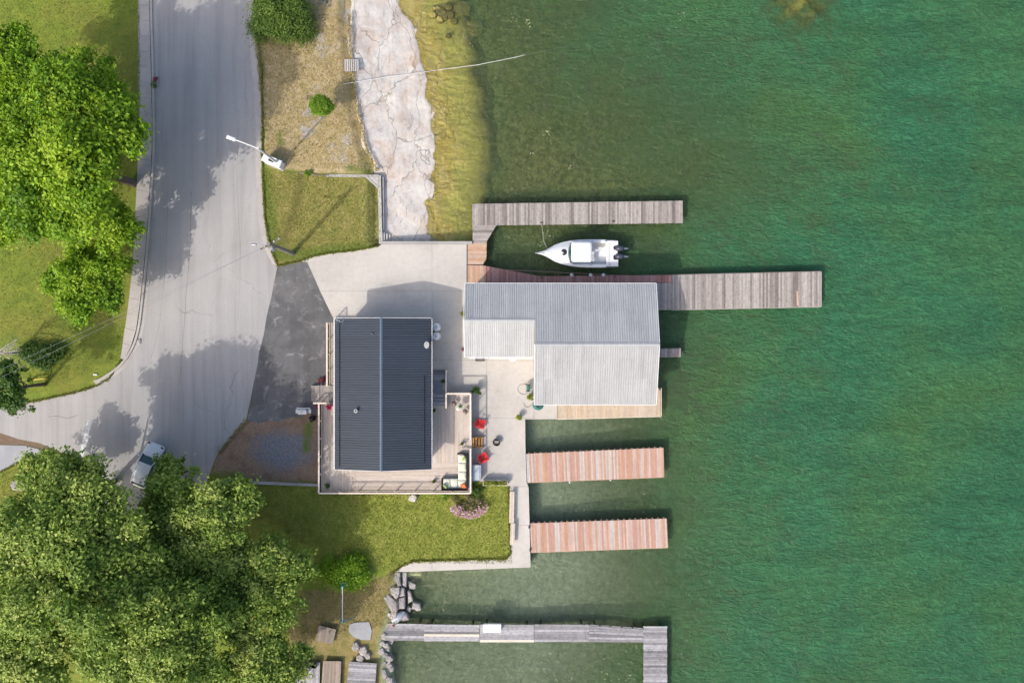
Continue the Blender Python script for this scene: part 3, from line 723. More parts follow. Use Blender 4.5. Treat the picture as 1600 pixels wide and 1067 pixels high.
# satellite dish, aerial, gas cylinders
dx, dy = PX(668, 3.8), PY(539, 3.8)
dish = thing('satellite_dish', (dx, dy, hroof(dx) + .03), 'small white satellite dish on the roof edge above the gas cylinders', 'satellite dish')
secs = []
mb = MB(); prof = [(r_, .28 * r_ * r_ / .1) for r_ in (.02, .1, .18, .26, .32)]
Mx = Matrix.Translation((0, 0, .55)) @ Matrix.Rotation(R(-38), 4, 'Y')
vs = []
for r_, zz in [(.02, 0), (.1, .01), (.2, .045), (.28, .09), (.33, .13)]:
    vs.append([Mx @ Vector((r_ * math.cos(a), r_ * math.sin(a), zz)) for a in [2 * math.pi * k / 18 for k in range(18)]])
mb.loft(vs, True, True); mb.build('dish', plain('dull_dish_grey', (.30, .30, .31), .8), dish, False)
MB().tube([(0, 0, -.03), (.05, 0, .3), (-.02, 0, .52)], .028).build('mast', M['steel'], dish, False)
MB().tube([(.0, 0, .5), (-.22, 0, .72), (-.34, 0, .95)], .016, 6).build('feed_arm', M['white'], dish, False)
MB().box(-.40, -.30, -.05, .05, .92, 1.02).build('feed_horn', M['black'], dish, False)
ax_, ay_ = PX(534, ZE), PY(502, ZE)
aer = thing('roof_aerial', (ax_, ay_, hroof(ax_) + .02), 'bent wire television aerial at the corner of the blue roof', 'aerial')
MB().tube([(0, 0, -.04), (0, 0, .75)], .02, 6).build('mast', M['steel'], aer, False)
MB().tube([(-.42, .22, .75), (-.1, .02, .78), (.15, -.1, .76), (.42, .12, .72)], .018, 6).build('boom', M['steel'], aer, False)
for k, xx in enumerate((-.3, 0, .28)): MB().tube([(xx, -.22, .76), (xx + .06, .28, .76)], .012, 5).build('element', M['steel'], aer, False)
M['tank'] = plain('white_tank_paint', (.82, .82, .82), .45, 0, .08)
gas_labels = ['white gas cylinder beside the cottage wall, nearer the apron corner of the roof', 'white gas cylinder beside the cottage wall, nearer the satellite dish']
gx_, gy0_, gy1_ = PX(679.5, 1.4), PY(511, 1.4), PY(525, 1.4)
for yy, lb in zip((gy0_, gy1_), gas_labels):
    t_ = thing('gas_cylinder', (gx_ + .08, yy, 0), lb, 'gas cylinder', 'gas cylinders by the cottage')
    MB().lathe([(.34, 0), (.36, .02), (.34, .1), (.38, .16), (.395, .3), (.395, 1.05), (.37, 1.2), (.28, 1.30), (.12, 1.35), (.05, 1.36)], 22).build('body', M['tank'], t_, False)
    MB().lathe([(.15, 1.30), (.17, 1.42), (.155, 1.42), (.14, 1.33)], 16).build('collar', M['tank'], t_, False)
    MB().lathe([(.035, 1.34), (.035, 1.46), (.02, 1.47)], 8).build('valve', M['steel'], t_, False)

# ------------------------------------------------------------------ deck round the cottage
ZD = .8; ZT = 1.78
deck = thing('wooden_deck', (PX(737, ZD), PY(768, ZD), 0), 'pale wooden deck with glass railings wrapping round the blue roofed cottage', 'deck')
dxL, dxLu, dxR = PX(501.5, ZD), PX(514, ZD), PX(737, ZD); dyB, dyT = PY(768, ZD), PY(613, ZD); xin = PX(676, ZD) ; ysplit = PY(723, ZD)
bw = .145
rb = random.Random(5)
def deck_run(x0, x1, y0, y1, along, mat='deck_wood', z=ZD):
    if along == 'y':
        n = max(1, round((x1 - x0) / bw)); w = (x1 - x0) / n
        for i in range(n):
            x = x0 + w * (i + .5); board(deck, M[mat], (x, y0, z - .02 + rb.uniform(-.002, .002)), (x, y1, z - .02), w - .009, .036)
    else:
        n = max(1, round((y1 - y0) / bw)); w = (y1 - y0) / n
        for i in range(n):
            y = y0 + w * (i + .5); board(deck, M[mat], (x0, y, z - .02 + rb.uniform(-.002, .002)), (x1, y, z - .02), w - .009, .036)
deck_run(wx1 + .02, PX(697, ZD), ysplit + .01, PY(633, ZD), 'y')
deck_run(PX(697, ZD), dxR, ysplit + .01, dyT, 'y')
deck_run(wx1 + .02, dxR, dyB, ysplit, 'x')
deck_run(wx0 + .9, wx1 + .01, dyB, wy0 - .02, 'x')
deck_run(dxL, wx0 + .89, dyB, wy0 - .02, 'y')
deck_run(dxL, wx0 - .02, wy0 - .01, PY(629, ZD), 'y'); deck_run(dxLu, wx0 - .02, PY(601, ZD), wy1 + .1, 'y')
deck_run(PX(496, ZD), wx0 - .02, PY(628.5, ZD), PY(602, ZD), 'y', 'grey_wood')
# framing under the deck
mb = MB()
for a, b in (((dxL, dyB), (dxR, dyB)), ((dxR, dyB), (dxR, dyT)), ((PX(697, ZD), dyT), (dxR, dyT)), ((dxL, dyB), (dxL, PY(629, ZD))), ((dxLu, PY(601, ZD)), (dxLu, wy1 + .1))):
    mb.bar((*a, ZD - .15), (*b, ZD - .15), .05, .22)
mb.build('fascia', M['deck_wood'], deck)
def rail(pts, post_d=1.7, glass=True, ztop=ZT, capw=.15):
    for (a, b) in zip(pts, pts[1:]):
        a = Vector((*a, 0)); b = Vector((*b, 0)); L = (b - a).length; n = max(1, round(L / post_d)); d = (b - a) / n
        board(deck, M['rail_wood'], a + Vector((0, 0, ztop)), b + Vector((0, 0, ztop)), capw, .045, 'rail')
        for i in range(n + 1):
            p = a + d * i; MB().box(p.x - .045, p.x + .045, p.y - .045, p.y + .045, ZD - .25, ztop - .025).build('post', M['rail_wood'], deck)
        if glass:
            for i in range(n):
                p = a + d * (i + .06); q = a + d * (i + .94)
                MB().bar((p.x, p.y, ZD + .5), (q.x, q.y, ZD + .5), .012, .82).build('glass_panel', M['clear_glass'], deck)
        board(deck, M['rail_wood'], a + Vector((0, 0, ZD + .06)), b + Vector((0, 0, ZD + .06)), .05, .04, 'rail')
e = .06
rail([(dxL + e, PY(629, ZD)), (dxL + e, dyB + e), (dxR - e, dyB + e), (dxR - e, PY(698, ZD))])
rail([(dxR - e, PY(684, ZD)), (dxR - e, dyT - e), (PX(698.5, ZD), dyT - e), (PX(698.5, ZD), PY(636, ZD))])
rail([(dxLu + e, PY(602, ZD)), (dxLu + e, wy1 + .05)]); rail([(PX(494, ZD), PY(628.5, ZD)), (PX(514, ZD), PY(628.5, ZD))], 1.2, False)
# flight of stairs between patio, landing and deck (against the cottage wall)
st = thing('stair_landing', (PX(687, .4), PY(604, .4), 0), 'weathered wooden stairs with a landing and grey mat against the cottage wall', 'stairs')
sx0, sx1 = wx1 + .25, PX(696.5, .5)
for k in range(4):
    z_ = .11 * (k + 1); y = PY(578, .3) - (k + .5) * .235
    board(st, M['dark_grey_wood'], (sx0, y, z_), (sx1, y, z_), .22, .04, 'tread')
y0l, y1l = PY(616, .5), PY(578, .3) - 4 * .235
nb_ = 9
for i in range(nb_):
    y = y0l + (y1l - y0l) * (i + .5) / nb_; board(st, M['grey_wood'], (sx0, y, .46), (sx1, y, .46), (y1l - y0l) / nb_ - .01, .035)
for k in range(3):
    z_ = .46 + .09 * (k + 1); y = y0l - (k + .5) * (y0l - PY(633, ZD)) / 3
    board(st, M['dark_grey_wood'], (sx0, y, z_), (sx1, y, z_), .29, .04, 'tread')
MB().box(sx0 + .1, sx0 + .95, y0l + .1, y1l - .08, .479, .492).build('mat', plain('grey_mat', (.20, .22, .26), .95, 0, .1), st)
board(st, M['rail_wood'], (sx1 + .10, PY(578, .9), 1.05), (sx1 + .10, PY(632, 1.4), 1.42), .14, .04, 'rail')
for yy, z1_ in ((PY(578, .9) - .1, 1.05), (PY(604, 1), 1.22), (PY(630, 1.4), 1.40)): MB().box(sx1 + .06, sx1 + .14, yy - .04, yy + .04, 0, z1_ - .02).build('post', M['rail_wood'], st)
MB().box(sx1 + .01, sx1 + .05, PY(632, ZD), PY(578, .2), .02, .42).build('stringer', M['dark_grey_wood'], st)
# front steps to the driveway
fs = thing('entrance_steps', (PX(494, .3), PY(615, .3), 0), 'grey wooden entrance steps leading down from deck to driveway', 'steps')
for k in range(3):
    x = PX(496, ZD) - .14 - k * .24; z_ = ZD - .2 - k * .2
    board(fs, M['grey_wood'], (x, PY(628, .5), z_), (x, PY(602.5, .5), z_), .27, .045, 'tread')
for yy in (PY(627.5, .5), PY(603, .5)): MB().prism([(0, 0)] * 3, 0, 0) if False else MB().bar((PX(496, ZD) - .03, yy, ZD - .24), (PX(496, ZD) - .78, yy, .03), .05, .2).build('stringer', M['grey_wood'], fs)
# orange striped steps from the deck to the patio
os_ = thing('patio_steps', (dxR + .5, PY(691, .4), 0), 'short stairs of orange brown slats from deck to patio between the red chairs', 'steps')
for k in range(4):
    x = dxR + .12 + k * .27; z_ = ZD - .17 - k * .165
    board(os_, M['orange_step'] if 'orange_step' in M else M.setdefault('orange_step', wood('orange_step_wood', [(0, (.42, .19, .05)), (1, (.50, .25, .07))], .25)), (x, PY(698, .4), z_), (x, PY(684, .4), z_), .19, .05, 'tread')
    MB().box(x + .07, x + .11, PY(697.5, .4), PY(684.5, .4), z_ - .17, z_ - .03).build('riser', M['dark_wood'], os_)
for yy in (PY(698.6, .4), PY(683.4, .4)): MB().bar((dxR, yy, ZD - .2), (dxR + 1.18, yy, .05), .05, .24).build('stringer', M['orange_step'], os_)
MB().box(dxR - .02, dxR + .02, PY(698.5, .4), PY(683.5, .4), .02, ZD - .06).build('riser', M['dark_wood'], os_)

# ------------------------------------------------------------------ boathouse
BE, BR = 2.6, 4.1
N_E, S_E, RY = PY(443, BE), PY(632, BE), PY(538, BR)
X_W, X_M, X_E = PX(727, BE), PX(835, BE), PX(1025, BE)
slope = (BR - BE) / (N_E - RY)
SR = BE + (N_E - PY(500, 3.5)) * slope; SRY = PY(500, SR); SE = 2.55; S_SE = PY(557.5, SE)
ry_l = PY(487, 3.3); rz_l = BE + (N_E - ry_l) * slope
bh = thing('boathouse', ((X_M + X_E) / 2, RY, ZW), 'boathouse with pale ribbed metal roof of two levels standing over the water', 'boathouse')
nW, nE = 8, 13
roof_slope(bh, M['roof_grey'], (X_W, SRY, SR), (X_M, SRY, SR), (X_M, N_E, BE), (X_W, N_E, BE), nW, 4)
roof_slope(bh, M['roof_grey'], (X_M, ry_l, rz_l), (X_E, ry_l, rz_l), (X_E, N_E, BE), (X_M, N_E, BE), nE, 4)
roof_slope(bh, M['roof_grey'], (X_M, RY, BR), (X_E, RY, BR), (X_E, ry_l, rz_l), (X_M, ry_l, rz_l), nE, 4, lift=.006)
s2 = (BR - BE) / (RY - S_E); ys = PY(592, 3.3); zs = BR - (RY - ys) * s2
roof_slope(bh, M['roof_grey2'], (X_M, RY, BR), (X_E, RY, BR), (X_E, ys, zs), (X_M, ys, zs), nE, 4, lift=.006)
roof_slope(bh, M['roof_grey2'], (X_M, ys, zs), (X_E, ys, zs), (X_E, S_E, BE), (X_M, S_E, BE), nE, 4)
M['roof_pale'] = roof_steel('pale_sunny_roof_steel', (.40, .40, .39), .04, .6)  # paler copy of the roof steel; sun on the low south slope is in its colour
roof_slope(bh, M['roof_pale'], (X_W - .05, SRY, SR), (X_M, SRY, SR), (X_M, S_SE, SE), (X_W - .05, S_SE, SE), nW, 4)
ridge_cap(bh, M['roof_grey'], (X_M, RY, BR), (X_E + .02, RY, BR), .16, .04, ax='x'); ridge_cap(bh, M['roof_grey'], (X_W - .02, SRY, SR), (X_M, SRY, SR), .14, .04, ax='x')
mb = MB()   # roof deck below the sheets (rafters and purlins, closed)
def slab_q(a, b, c, d, t=.12):
    vs = [Vector(v) - Vector((0, 0, .03)) for v in (a, b, c, d)]; vs += [v - Vector((0, 0, t)) for v in vs]
    mb.add(vs, [(0, 1, 2, 3), (7, 6, 5, 4), (0, 4, 5, 1), (1, 5, 6, 2), (2, 6, 7, 3), (3, 7, 4, 0)])
i_ = .02
slab_q((X_M, RY, BR), (X_E - i_, RY, BR), (X_E - i_, N_E - i_, BE), (X_M, N_E - i_, BE)); slab_q((X_M, RY, BR), (X_M, S_E + i_, BE), (X_E - i_, S_E + i_, BE), (X_E - i_, RY, BR))
slab_q((X_W + i_, SRY, SR), (X_M - .005, SRY, SR), (X_M - .005, N_E - i_, BE), (X_W + i_, N_E - i_, BE)); slab_q((X_W + i_, SRY, SR), (X_W + i_, S_SE + i_, SE), (X_M - .005, S_SE + i_, SE), (X_M - .005, SRY, SR))
mb.build('roof_frame', M['offwhite'], bh)
def trim(a, b, w=.05, h=.17): MB().bar(a, b, w, h).build('bargeboard', M['white'], bh)
for xx in (X_E + .03,): trim((xx, N_E, BE - .07), (xx, RY, BR - .07)); trim((xx, S_E, BE - .07), (xx, RY, BR - .07))
trim((X_W - .08, N_E, BE - .07), (X_W - .08, SRY, SR - .07)); trim((X_W - .08, S_SE, SE - .07), (X_W - .08, SRY, SR - .07)); trim((X_M - .03, S_E, BE - .07), (X_M - .03, RY, BR - .07))
trim((X_W, N_E + .03, BE - .08), (X_E, N_E + .03, BE - .08)); trim((X_M, S_E - .03, BE - .08), (X_E, S_E - .03, BE - .08)); trim((X_W, S_SE - .03, SE - .08), (X_M, S_SE - .03, SE - .08))
# walls
yN, yS, xE, xW = N_E - .4, S_E + .4, X_E - .35, X_W + .35
zN = lambda y: min(BE + (N_E - y) * slope, BR - (RY - y) * s2 if y < RY else 99) - .17
mb = MB(); t = .12
mb.box(xW, xE, yN - t, yN, -.3, BE - .05)
mb.box(X_M + .1, xE, yS, yS + t, -.3, BE - .05)
mb.box(X_M + .1, X_M + .1 + t, yS + t, S_SE + .4, -.3, BE - .05); mb.box(xW, xW + t, S_SE + .4, yN - t, 0, BE - .1); mb.box(xW + t, X_M + .1, S_SE + .4, S_SE + .4 + t, 0, BE - .15)
wall_b = mb.build('wall', M['siding'], bh)
def gable(x, ya, yb, yr, z0, zr, name='gable_wall'):
    za, zb = zN(ya), zN(yb)
    vs = [(x, ya, z0), (x, yb, z0), (x, yb, zb), (x, yr, zr), (x, ya, za)]; vs2 = [(x + .1, *v[1:]) for v in vs]
    MB().add(vs + vs2, [(4, 3, 2, 1, 0), (5, 6, 7, 8, 9)] + [(i, (i + 1) % 5, 5 + (i + 1) % 5, 5 + i) for i in range(5)]).build(name, M['siding'], bh)
gable(xE - .1, yS, yN, RY, 2.2, BR - .17); gable(X_M + .24, yS, yN, RY, 2.5, BR - .17)
MB().prism([(xW + .01, S_SE + .4), (xW + .01, yN - t), (xW + .02, yN - t)], 2.45, 2.46) if False else None
vs = [(xW, S_SE + .4, 2.4), (xW, yN, 2.4), (xW, yN, BE), (xW, SRY, SR - .17), (xW, S_SE + .4, SE)]
MB().add(vs + [(v[0] + .1, v[1], v[2]) for v in vs], [(4, 3, 2, 1, 0), (5, 6, 7, 8, 9)] + [(i, (i + 1) % 5, 5 + (i + 1) % 5, 5 + i) for i in range(5)]).build('gable_wall', M['siding'], bh)
for yy in (yS + .2, RY, yN - .2):      # posts of the open slip front
    MB().box(xE - .2, xE, yy - .1, yy + .1, ZW - 2.0, 2.25).build('post', M['timber'], bh)
for xx in np.linspace(X_M + .6, xE - 1.6, 5):
    MB().lathe([(.14, ZW - 2.2), (.14, -.25)], 10, (xx, yS + .06, 0)).build('pile', M['timber'], bh); MB().lathe([(.14, ZW - 2.2), (.14, -.25)], 10, (xx, yN - .06, 0)).build('pile', M['timber'], bh)
for xx in (X_M + 3, X_M + 7.5): window(bh, xx, yS, 1.3, 1.2, .9, 'x', -1); window(bh, xx, yN, 1.3, 1.2, .9, 'x', 1)
window(bh, xW, SRY + 1.7, 1.4, 1.0, .9, 'y', -1); door(bh, xW, SRY - 1.0, .01, .95, 2.05, 'y', -1, M['white']); door(bh, X_W + 4.6, S_SE + .4, .01, 1.8, 2.05, 'x', -1, M['glass'])
# white lattice screen along the eave on the patio side
ls = thing('lattice_screen', (X_W + 3.2, S_SE - .18, 0), 'white lattice screen standing under the eave of the low boathouse roof', 'screen')
x0_, x1_, yy = X_W + .3, X_M - .1, S_SE - .16
for z_ in (.12, 1.1, 2.05): MB().box(x0_, x1_, yy - .03, yy + .03, z_ - .03, z_ + .03).build('rail', M['white'], ls)
n_ = 10
for i in range(n_ + 1):
    x = x0_ + (x1_ - x0_) * i / n_; MB().box(x - .035, x + .035, yy - .035, yy + .035, 0, 2.15).build('post', M['white'], ls)

# ------------------------------------------------------------------ docks
rd = random.Random(11)
def dock(name, label, quad, z, pitch, mat, along='ab', group=None, piles=True, jit=.006, bumps=False, name_board='board', th=.045, cat='dock'):
    """quad a,b,c,d in photo pixels; boards run from edge a-b to edge d-c"""
    a, b, c, d = [P(*q, z) for q in quad]
    ctr = (a + b + c + d) / 4
    t_ = thing(name, (ctr.x, ctr.y, ZW), label, cat, group)
    n = max(1, round(((b - a).length + (c - d).length) / 2 / pitch)); w = ((b - a).length + (c - d).length) / 2 / n
    for i in range(n):
        p = a.lerp(b, (i + .5) / n); q = d.lerp(c, (i + .5) / n); ex = (q - p).normalized()
        dz = Vector((0, 0, -th / 2 + rd.uniform(-.004, .004)))
        mm = mat(i, n) if callable(mat) else mat
        board(t_, mm, p + dz - ex * rd.uniform(0, jit * 4), q + dz + ex * rd.uniform(0, jit * 4), w - .010, th, name_board, rd.uniform(-.012, .012))
    for k in (.08, .5, .92):
        MB().bar(a.lerp(d, k) - Vector((0, 0, th + .11)), b.lerp(c, k) - Vector((0, 0, th + .11)), .08, .2).build('stringer', M['timber'], t_)
    if piles:
        m = max(2, int((b - a).length / 3.2) + 1)
        for i in range(m):
            for k in (.12, .88):
                p = a.lerp(b, (i + .15) / (m - .7)).lerp(d.lerp(c, (i + .15) / (m - .7)), k)
                MB().lathe([(.11, ZW - 2.6), (.11, z - .26)], 10, (p.x, p.y, 0)).build('pile', M['timber'], t_)
    if bumps:
        m = 24
        for i in range(m):
            p = a.lerp(b, (i + .6) / m); MB().tube([(p.x, p.y + .10, z - .16), (p.x, p.y - .3, z - .16)], .1, 8).build('joist_end', M['orange_wood'], t_)
    return t_
def end_caps(t_, quad, z, mat, sides='abcd', w=.05, h=.16):
    q = [P(*v, z) for v in quad]
    for i, s in enumerate('abcd'):
        if s in sides:
            p0, p1 = q[i], q[(i + 1) % 4]; n = (p1 - p0).cross(Vector((0, 0, 1))).normalized(); o_ = n * (.03 if (q[0] + q[2] - p0 - p1).dot(n) < 0 else -.03)
            MB().bar(p0 + o_ - Vector((0, 0, h / 2 + .004)), p1 + o_ - Vector((0, 0, h / 2 + .004)), w, h).build('fascia', mat, t_)
def cleats(t_, pts, z, mat=None):
    for x, y in pts:
        p = P(x, y, z); mb = MB(); mb.box(p.x - .05, p.x + .05, p.y - .05, p.y + .05, z, z + .07); mb.bar((p.x - .14, p.y, z + .09), (p.x + .14, p.y, z + .09), .05, .05); mb.build('cleat', M['black'], t_)
DZ = -.12
q1 = [(739, 319), (1066, 314), (1066, 348.5), (739, 352.5)]
dk = dock('dock', 'weathered grey plank dock on the far side of the white motorboat', q1, DZ, .168, M['grey_wood'], group='plank docks'); end_caps(dk, q1, DZ, M['grey_wood'], 'bd'); cleats(dk, [(846, 348.5), (958, 346.5)], DZ)
# link walkway: boards run east-west, edges follow the kinks of the photograph
lk = thing('dock_walkway', (*P(747, 385, DZ)[:2], ZW), 'boardwalk linking patio to grey dock, turning from grey to orange boards', 'boardwalk')
def edge(y, pts): return float(np.interp(y, [p[1] for p in pts], [p[0] for p in pts]))
LE = [(738.5, 350), (738.5, 381), (729, 381.5), (729, 413)]; RE = [(777, 350), (760.5, 377), (760, 404), (754, 414)]
y = 353.2
while y < 413:
    board(lk, M['grey_wood'] if y < 381 else M['orange_wood'], P(edge(y, LE) + rd.uniform(-.1, .1), y, DZ) - Vector((0, 0, .022)), P(edge(y, RE) + rd.uniform(-.2, .2), y, DZ) - Vector((0, 0, .022)), .137, .045); y += 2.35
x = 730.2; NT = [(728, 414), (754, 414.5), (845, 431.5), (1050, 429.5)]
while x < 1049:
    yt = float(np.interp(x, [p[0] for p in NT], [p[1] for p in NT]))
    if x < 845 or x > 845:
        board(lk if x < 845 else lk, M['orange_wood'] if x < 757 else M['red_wood'], P(x, yt + .2, DZ) - Vector((0, 0, .022)), P(x, 448 if x < 1020 else 441.5, DZ) - Vector((0, 0, .022)), .135, .045)
    x += 2.32
for a, b in (((742, 352), (742, 413)), ((752, 380), (752, 413)), ((731, 416), (731, 444)), ((760, 420), (1046, 434)), ((735, 443), (1046, 443))):
    MB().bar(P(*a, DZ) - Vector((0, 0, .15)), P(*b, DZ) - Vector((0, 0, .15)), .08, .2).build('stringer', M['timber'], lk)
for x, y in ((741, 360), (757, 384), (757, 402), (800, 428), (850, 438), (900, 438), (950, 438), (1000, 438)):
    p = P(x, y, DZ); MB().lathe([(.11, ZW - 2.0), (.11, DZ - .26)], 10, (p.x, p.y, 0)).build('pile', M['timber'], lk)
cleats(lk, [(846, 433.5), (960, 432)], DZ)
q2 = [(1050.5, 430), (1283, 424.5), (1283, 479), (1050.5, 484)]
dk = dock('dock', 'broad weathered grey dock running far out beyond the boathouse gable', [(1025, 442.5), (1050, 442), (1050, 484), (1025, 484.5)], DZ - .002, .168, M['grey_wood'], group='plank docks', piles=False)
a, b, c, d = [P(*q, DZ) for q in q2]; n = 84
orange_i = {64: 1}
for i in range(n):
    p = a.lerp(b, (i + .5) / n); q = d.lerp(c, (i + .5) / n)
    board(dk, M['grey_wood'], p - Vector((0, 0, .022 + rd.uniform(-.004, .004))), q - Vector((0, 0, .022)), (b - a).length / n - .01, .045, 'board', rd.uniform(-.012, .012))
board(dk, M['orange_wood'], P(1245.5, 455, DZ) + Vector((0, 0, .012)), P(1246.5, 477.5, DZ) + Vector((0, 0, .012)), .16, .02); board(dk, M['red_wood'], P(1049.5, 430, DZ) + Vector((0, 0, .012)), P(1050.2, 441, DZ) + Vector((0, 0, .012)), .14, .02)
end_caps(dk, q2, DZ, M['grey_wood'], 'abc')
for k in (.1, .5, .9): MB().bar(a.lerp(d, k) - Vector((0, 0, .16)), b.lerp(c, k) - Vector((0, 0, .16)), .08, .2).build('stringer', M['timber'], dk)
for i in range(6):
    for k in (.08, .92):
        p = a.lerp(b, (i + .3) / 6).lerp(d.lerp(c, (i + .3) / 6), k); MB().lathe([(.12, ZW - 3.2), (.12, DZ - .2)], 10, (p.x, p.y, 0)).build('pile', M['timber'], dk)
q3 = [(821.5, 709), (1036, 699.5), (1037, 745), (824, 753.5)]
dk = dock('dock', 'red and white striped plank dock closer to the boathouse', q3, -.06, .158, M['pink_wood'], group='striped plank docks', bumps=True); end_caps(dk, q3, -.06, M['orange_wood'], 'bc')
for x, y in ((890, 752), (954, 749)):
    p = P(x, y, -.06); MB().lathe([(.07, -.12), (.085, .0), (.06, .05), (.02, .06)], 12, (p.x, p.y - .08, -.06)).build('bumper', M['white'], dk)
q4 = [(828, 817.5), (1041, 810), (1043, 855), (830, 862.5)]
dk = dock('dock', 'red and white striped plank dock at the lawn end of the sea wall', q4, -.06, .158, M['pink_wood'], group='striped plank docks', bumps=True); end_caps(dk, q4, -.06, M['orange_wood'], 'bc'); 
for x, y in ((827, 823), (828.5, 858.5)):
    p = P(x, y, 0); cl = MB().box(p.x - .08, p.x + .04, p.y - .12, p.y + .12, .004, .10).build('cleat', M['black'], dk)
q5 = [(1026, 545), (1064, 544), (1064, 557.5), (1026, 558.5)]
dk = dock('jetty', 'stub of grey planks sticking out under the boathouse gable', q5, -.25, .17, M['grey_wood'], cat='jetty')
q6 = [(871, 628), (1020, 625), (1020, 650.5), (871, 654.5)]
dk = dock('dock', 'sandy coloured plank dock along the boathouse side wall', q6, -.06, .15, M['sand_wood'])
for i in range(5):
    x = 1021.2 + i * 2.45; board(dk, M['sand_wood'], P(x, 606 + (3 if i == 4 else 0), -.06) - Vector((0, 0, .022)), P(x, 650.3, -.06) - Vector((0, 0, .022)), .145, .045)
end_caps(dk, [(871, 628), (1033, 606), (1033, 650.2), (871, 654.5)], -.06, M['rail_wood'], 'bc')
q6b = [(834, 655), (834, 632)]
MB().prism([tuple(P(x, y)[:2]) for x, y in [(834.4, 624), (870.5, 624), (870.5, 654.6), (834.4, 655)]], -1.6, -.012).build('ledge', M['concrete'], dk)
p = MB(); 
# old silver dock by the riprap: five sections of long planks and a cross head
sec = [((597, 973.5), (662, 974.5), 1000.5), ((662.8, 975), (748.5, 976), 1001.5), ((750, 975), (833.5, 976), 1003), ((835.2, 975), (920, 975.5), 1002.5), ((920.8, 977), (1005, 983), 1003)]
slabel = ['section of old silver plank dock resting on the bank stones', 'silver plank dock section with one long pale board', 'silver plank dock section carrying the white box', 'plain silver plank dock section next beyond the white box', 'silver plank dock section with dark gaps along one edge by the cross head']
for i, ((ax0, ay0), (ax1, ay1), yb) in enumerate(sec):
    qq = [(ax1, ay1), (ax1, yb), (ax0, yb), (ax0, ay0)]
    pale = [4] if i == 1 else ([6] if i == 2 else [])
    dk = dock('dock_section', slabel[i], qq, -.2, .24, lambda k, n, pale=pale: M['rail_wood'] if k in pale else M['dark_grey_wood'], group='sections of the old silver dock', jit=.012, cat='dock')
    if i == 4:
        for k in range(5):
            x = 922 + k * 17; yk = 976.3 + k * 1.1; board(dk, M['dark_grey_wood'], P(x, yk, -.2) - Vector((0, 0, .06)), P(x + 14, yk + 1, -.2) - Vector((0, 0, .06)), .09, .05)
qT = [(1005.7, 978), (1005.7, 1110), (1042, 1110), (1042, 978)]
dock('dock', 'silver plank cross head at the outer end of the old dock', qT, -.2, .2, M['dark_grey_wood'], jit=.012)
# ------------------------------------------------------------------ foliage
def leaf_mat(name, stops, trans=.3, tcol=(.25, .42, .04)):
    g = G(name); a = g.attr('tint'); n = g.noise(g.pos, .6, 3, .6)
    f = g.math('ADD', g.math('MULTIPLY', a, .75), g.math('MULTIPLY', n, .25))
    c = g.ramp(f, stops)
    g.l.new(c, g.b.inputs['Base Color']); g.b.inputs['Roughness'].default_value = .55; g.b.inputs['Specular IOR Level'].default_value = .35
    t = g.n.new('ShaderNodeBsdfTranslucent'); g.l.new(g.mix(.5, c, tcol), t.inputs[0])
    m = g.n.new('ShaderNodeMixShader'); m.inputs[0].default_value = trans
    g.l.new(g.b.outputs[0], m.inputs[1]); g.l.new(t.outputs[0], m.inputs[2]); g.l.new(m.outputs[0], g.n['Material Output'].inputs[0]); return g.m
M['leaf_bright'] = leaf_mat('bright_maple_leaf', [(.1, (.085, .19, .008)), (.4, (.17, .32, .012)), (.7, (.275, .43, .020)), (1, (.41, .52, .04))], .34, (.32, .45, .02))
M['leaf_olive'] = leaf_mat('olive_maple_leaf', [(.1, (.10, .18, .022)), (.4, (.205, .31, .042)), (.7, (.33, .42, .075)), (1, (.48, .52, .15))], .28, (.2, .3, .05))
M['leaf_dark'] = leaf_mat('dark_green_leaf', [(.1, (.03, .075, .012)), (.5, (.065, .14, .02)), (1, (.13, .22, .035))], .25, (.12, .25, .03))
M['leaf_lime'] = leaf_mat('lime_leaf', [(.1, (.10, .20, .012)), (.5, (.17, .30, .018)), (1, (.26, .40, .04))], .35, (.3, .5, .02))
M['leaf_mid'] = leaf_mat('garden_leaf', [(.1, (.06, .12, .015)), (.5, (.12, .20, .03)), (1, (.21, .29, .05))], .3, (.2, .32, .04))
M['leaf_yellow'] = leaf_mat('yellow_green_leaf', [(.1, (.14, .18, .015)), (.5, (.24, .28, .03)), (1, (.36, .38, .06))], .3, (.3, .35, .04))
M['leaf_grey'] = leaf_mat('silver_leaf', [(.1, (.16, .18, .15)), (1, (.36, .38, .34))], .2, (.3, .33, .28))
M['petal_pink'] = leaf_mat('pink_petal', [(.1, (.42, .20, .26)), (.5, (.60, .36, .42)), (1, (.72, .55, .58))], .2, (.6, .3, .38))
M['petal_magenta'] = leaf_mat('magenta_petal', [(.1, (.28, .008, .06)), (.5, (.42, .015, .10)), (1, (.55, .04, .15))], .2, (.5, .02, .12))
M['petal_red'] = leaf_mat('dull_red_petal', [(.1, (.18, .03, .04)), (1, (.38, .12, .12))], .2, (.3, .05, .05))
M['bark'] = plain('bark', (.11, .085, .065), .95, 0, .35, 7)
M['dead_bark'] = plain('bleached_bark', (.40, .37, .33), .9, 0, .2, 6)
def leaf_mesh(name, c, nrm, size, tint, rs_):
    N = len(c); nrm = nrm / (np.linalg.norm(nrm, axis=1, keepdims=True) + 1e-9)
    rv = rs_.normal(size=(N, 3)); t = np.cross(nrm, rv); t /= (np.linalg.norm(t, axis=1, keepdims=True) + 1e-9); b = np.cross(nrm, t)
    s = size[:, None]
    v = np.stack([c - t * s, c + b * s * .62 + nrm * s * .10, c + t * s * 1.0 - nrm * s * .16, c - b * s * .62 + nrm * s * .10], 1).reshape(-1, 3)
    return grid_mesh(name, v, np.arange(N * 4).reshape(N, 4), {'tint': np.repeat(tint, 4)}, False)
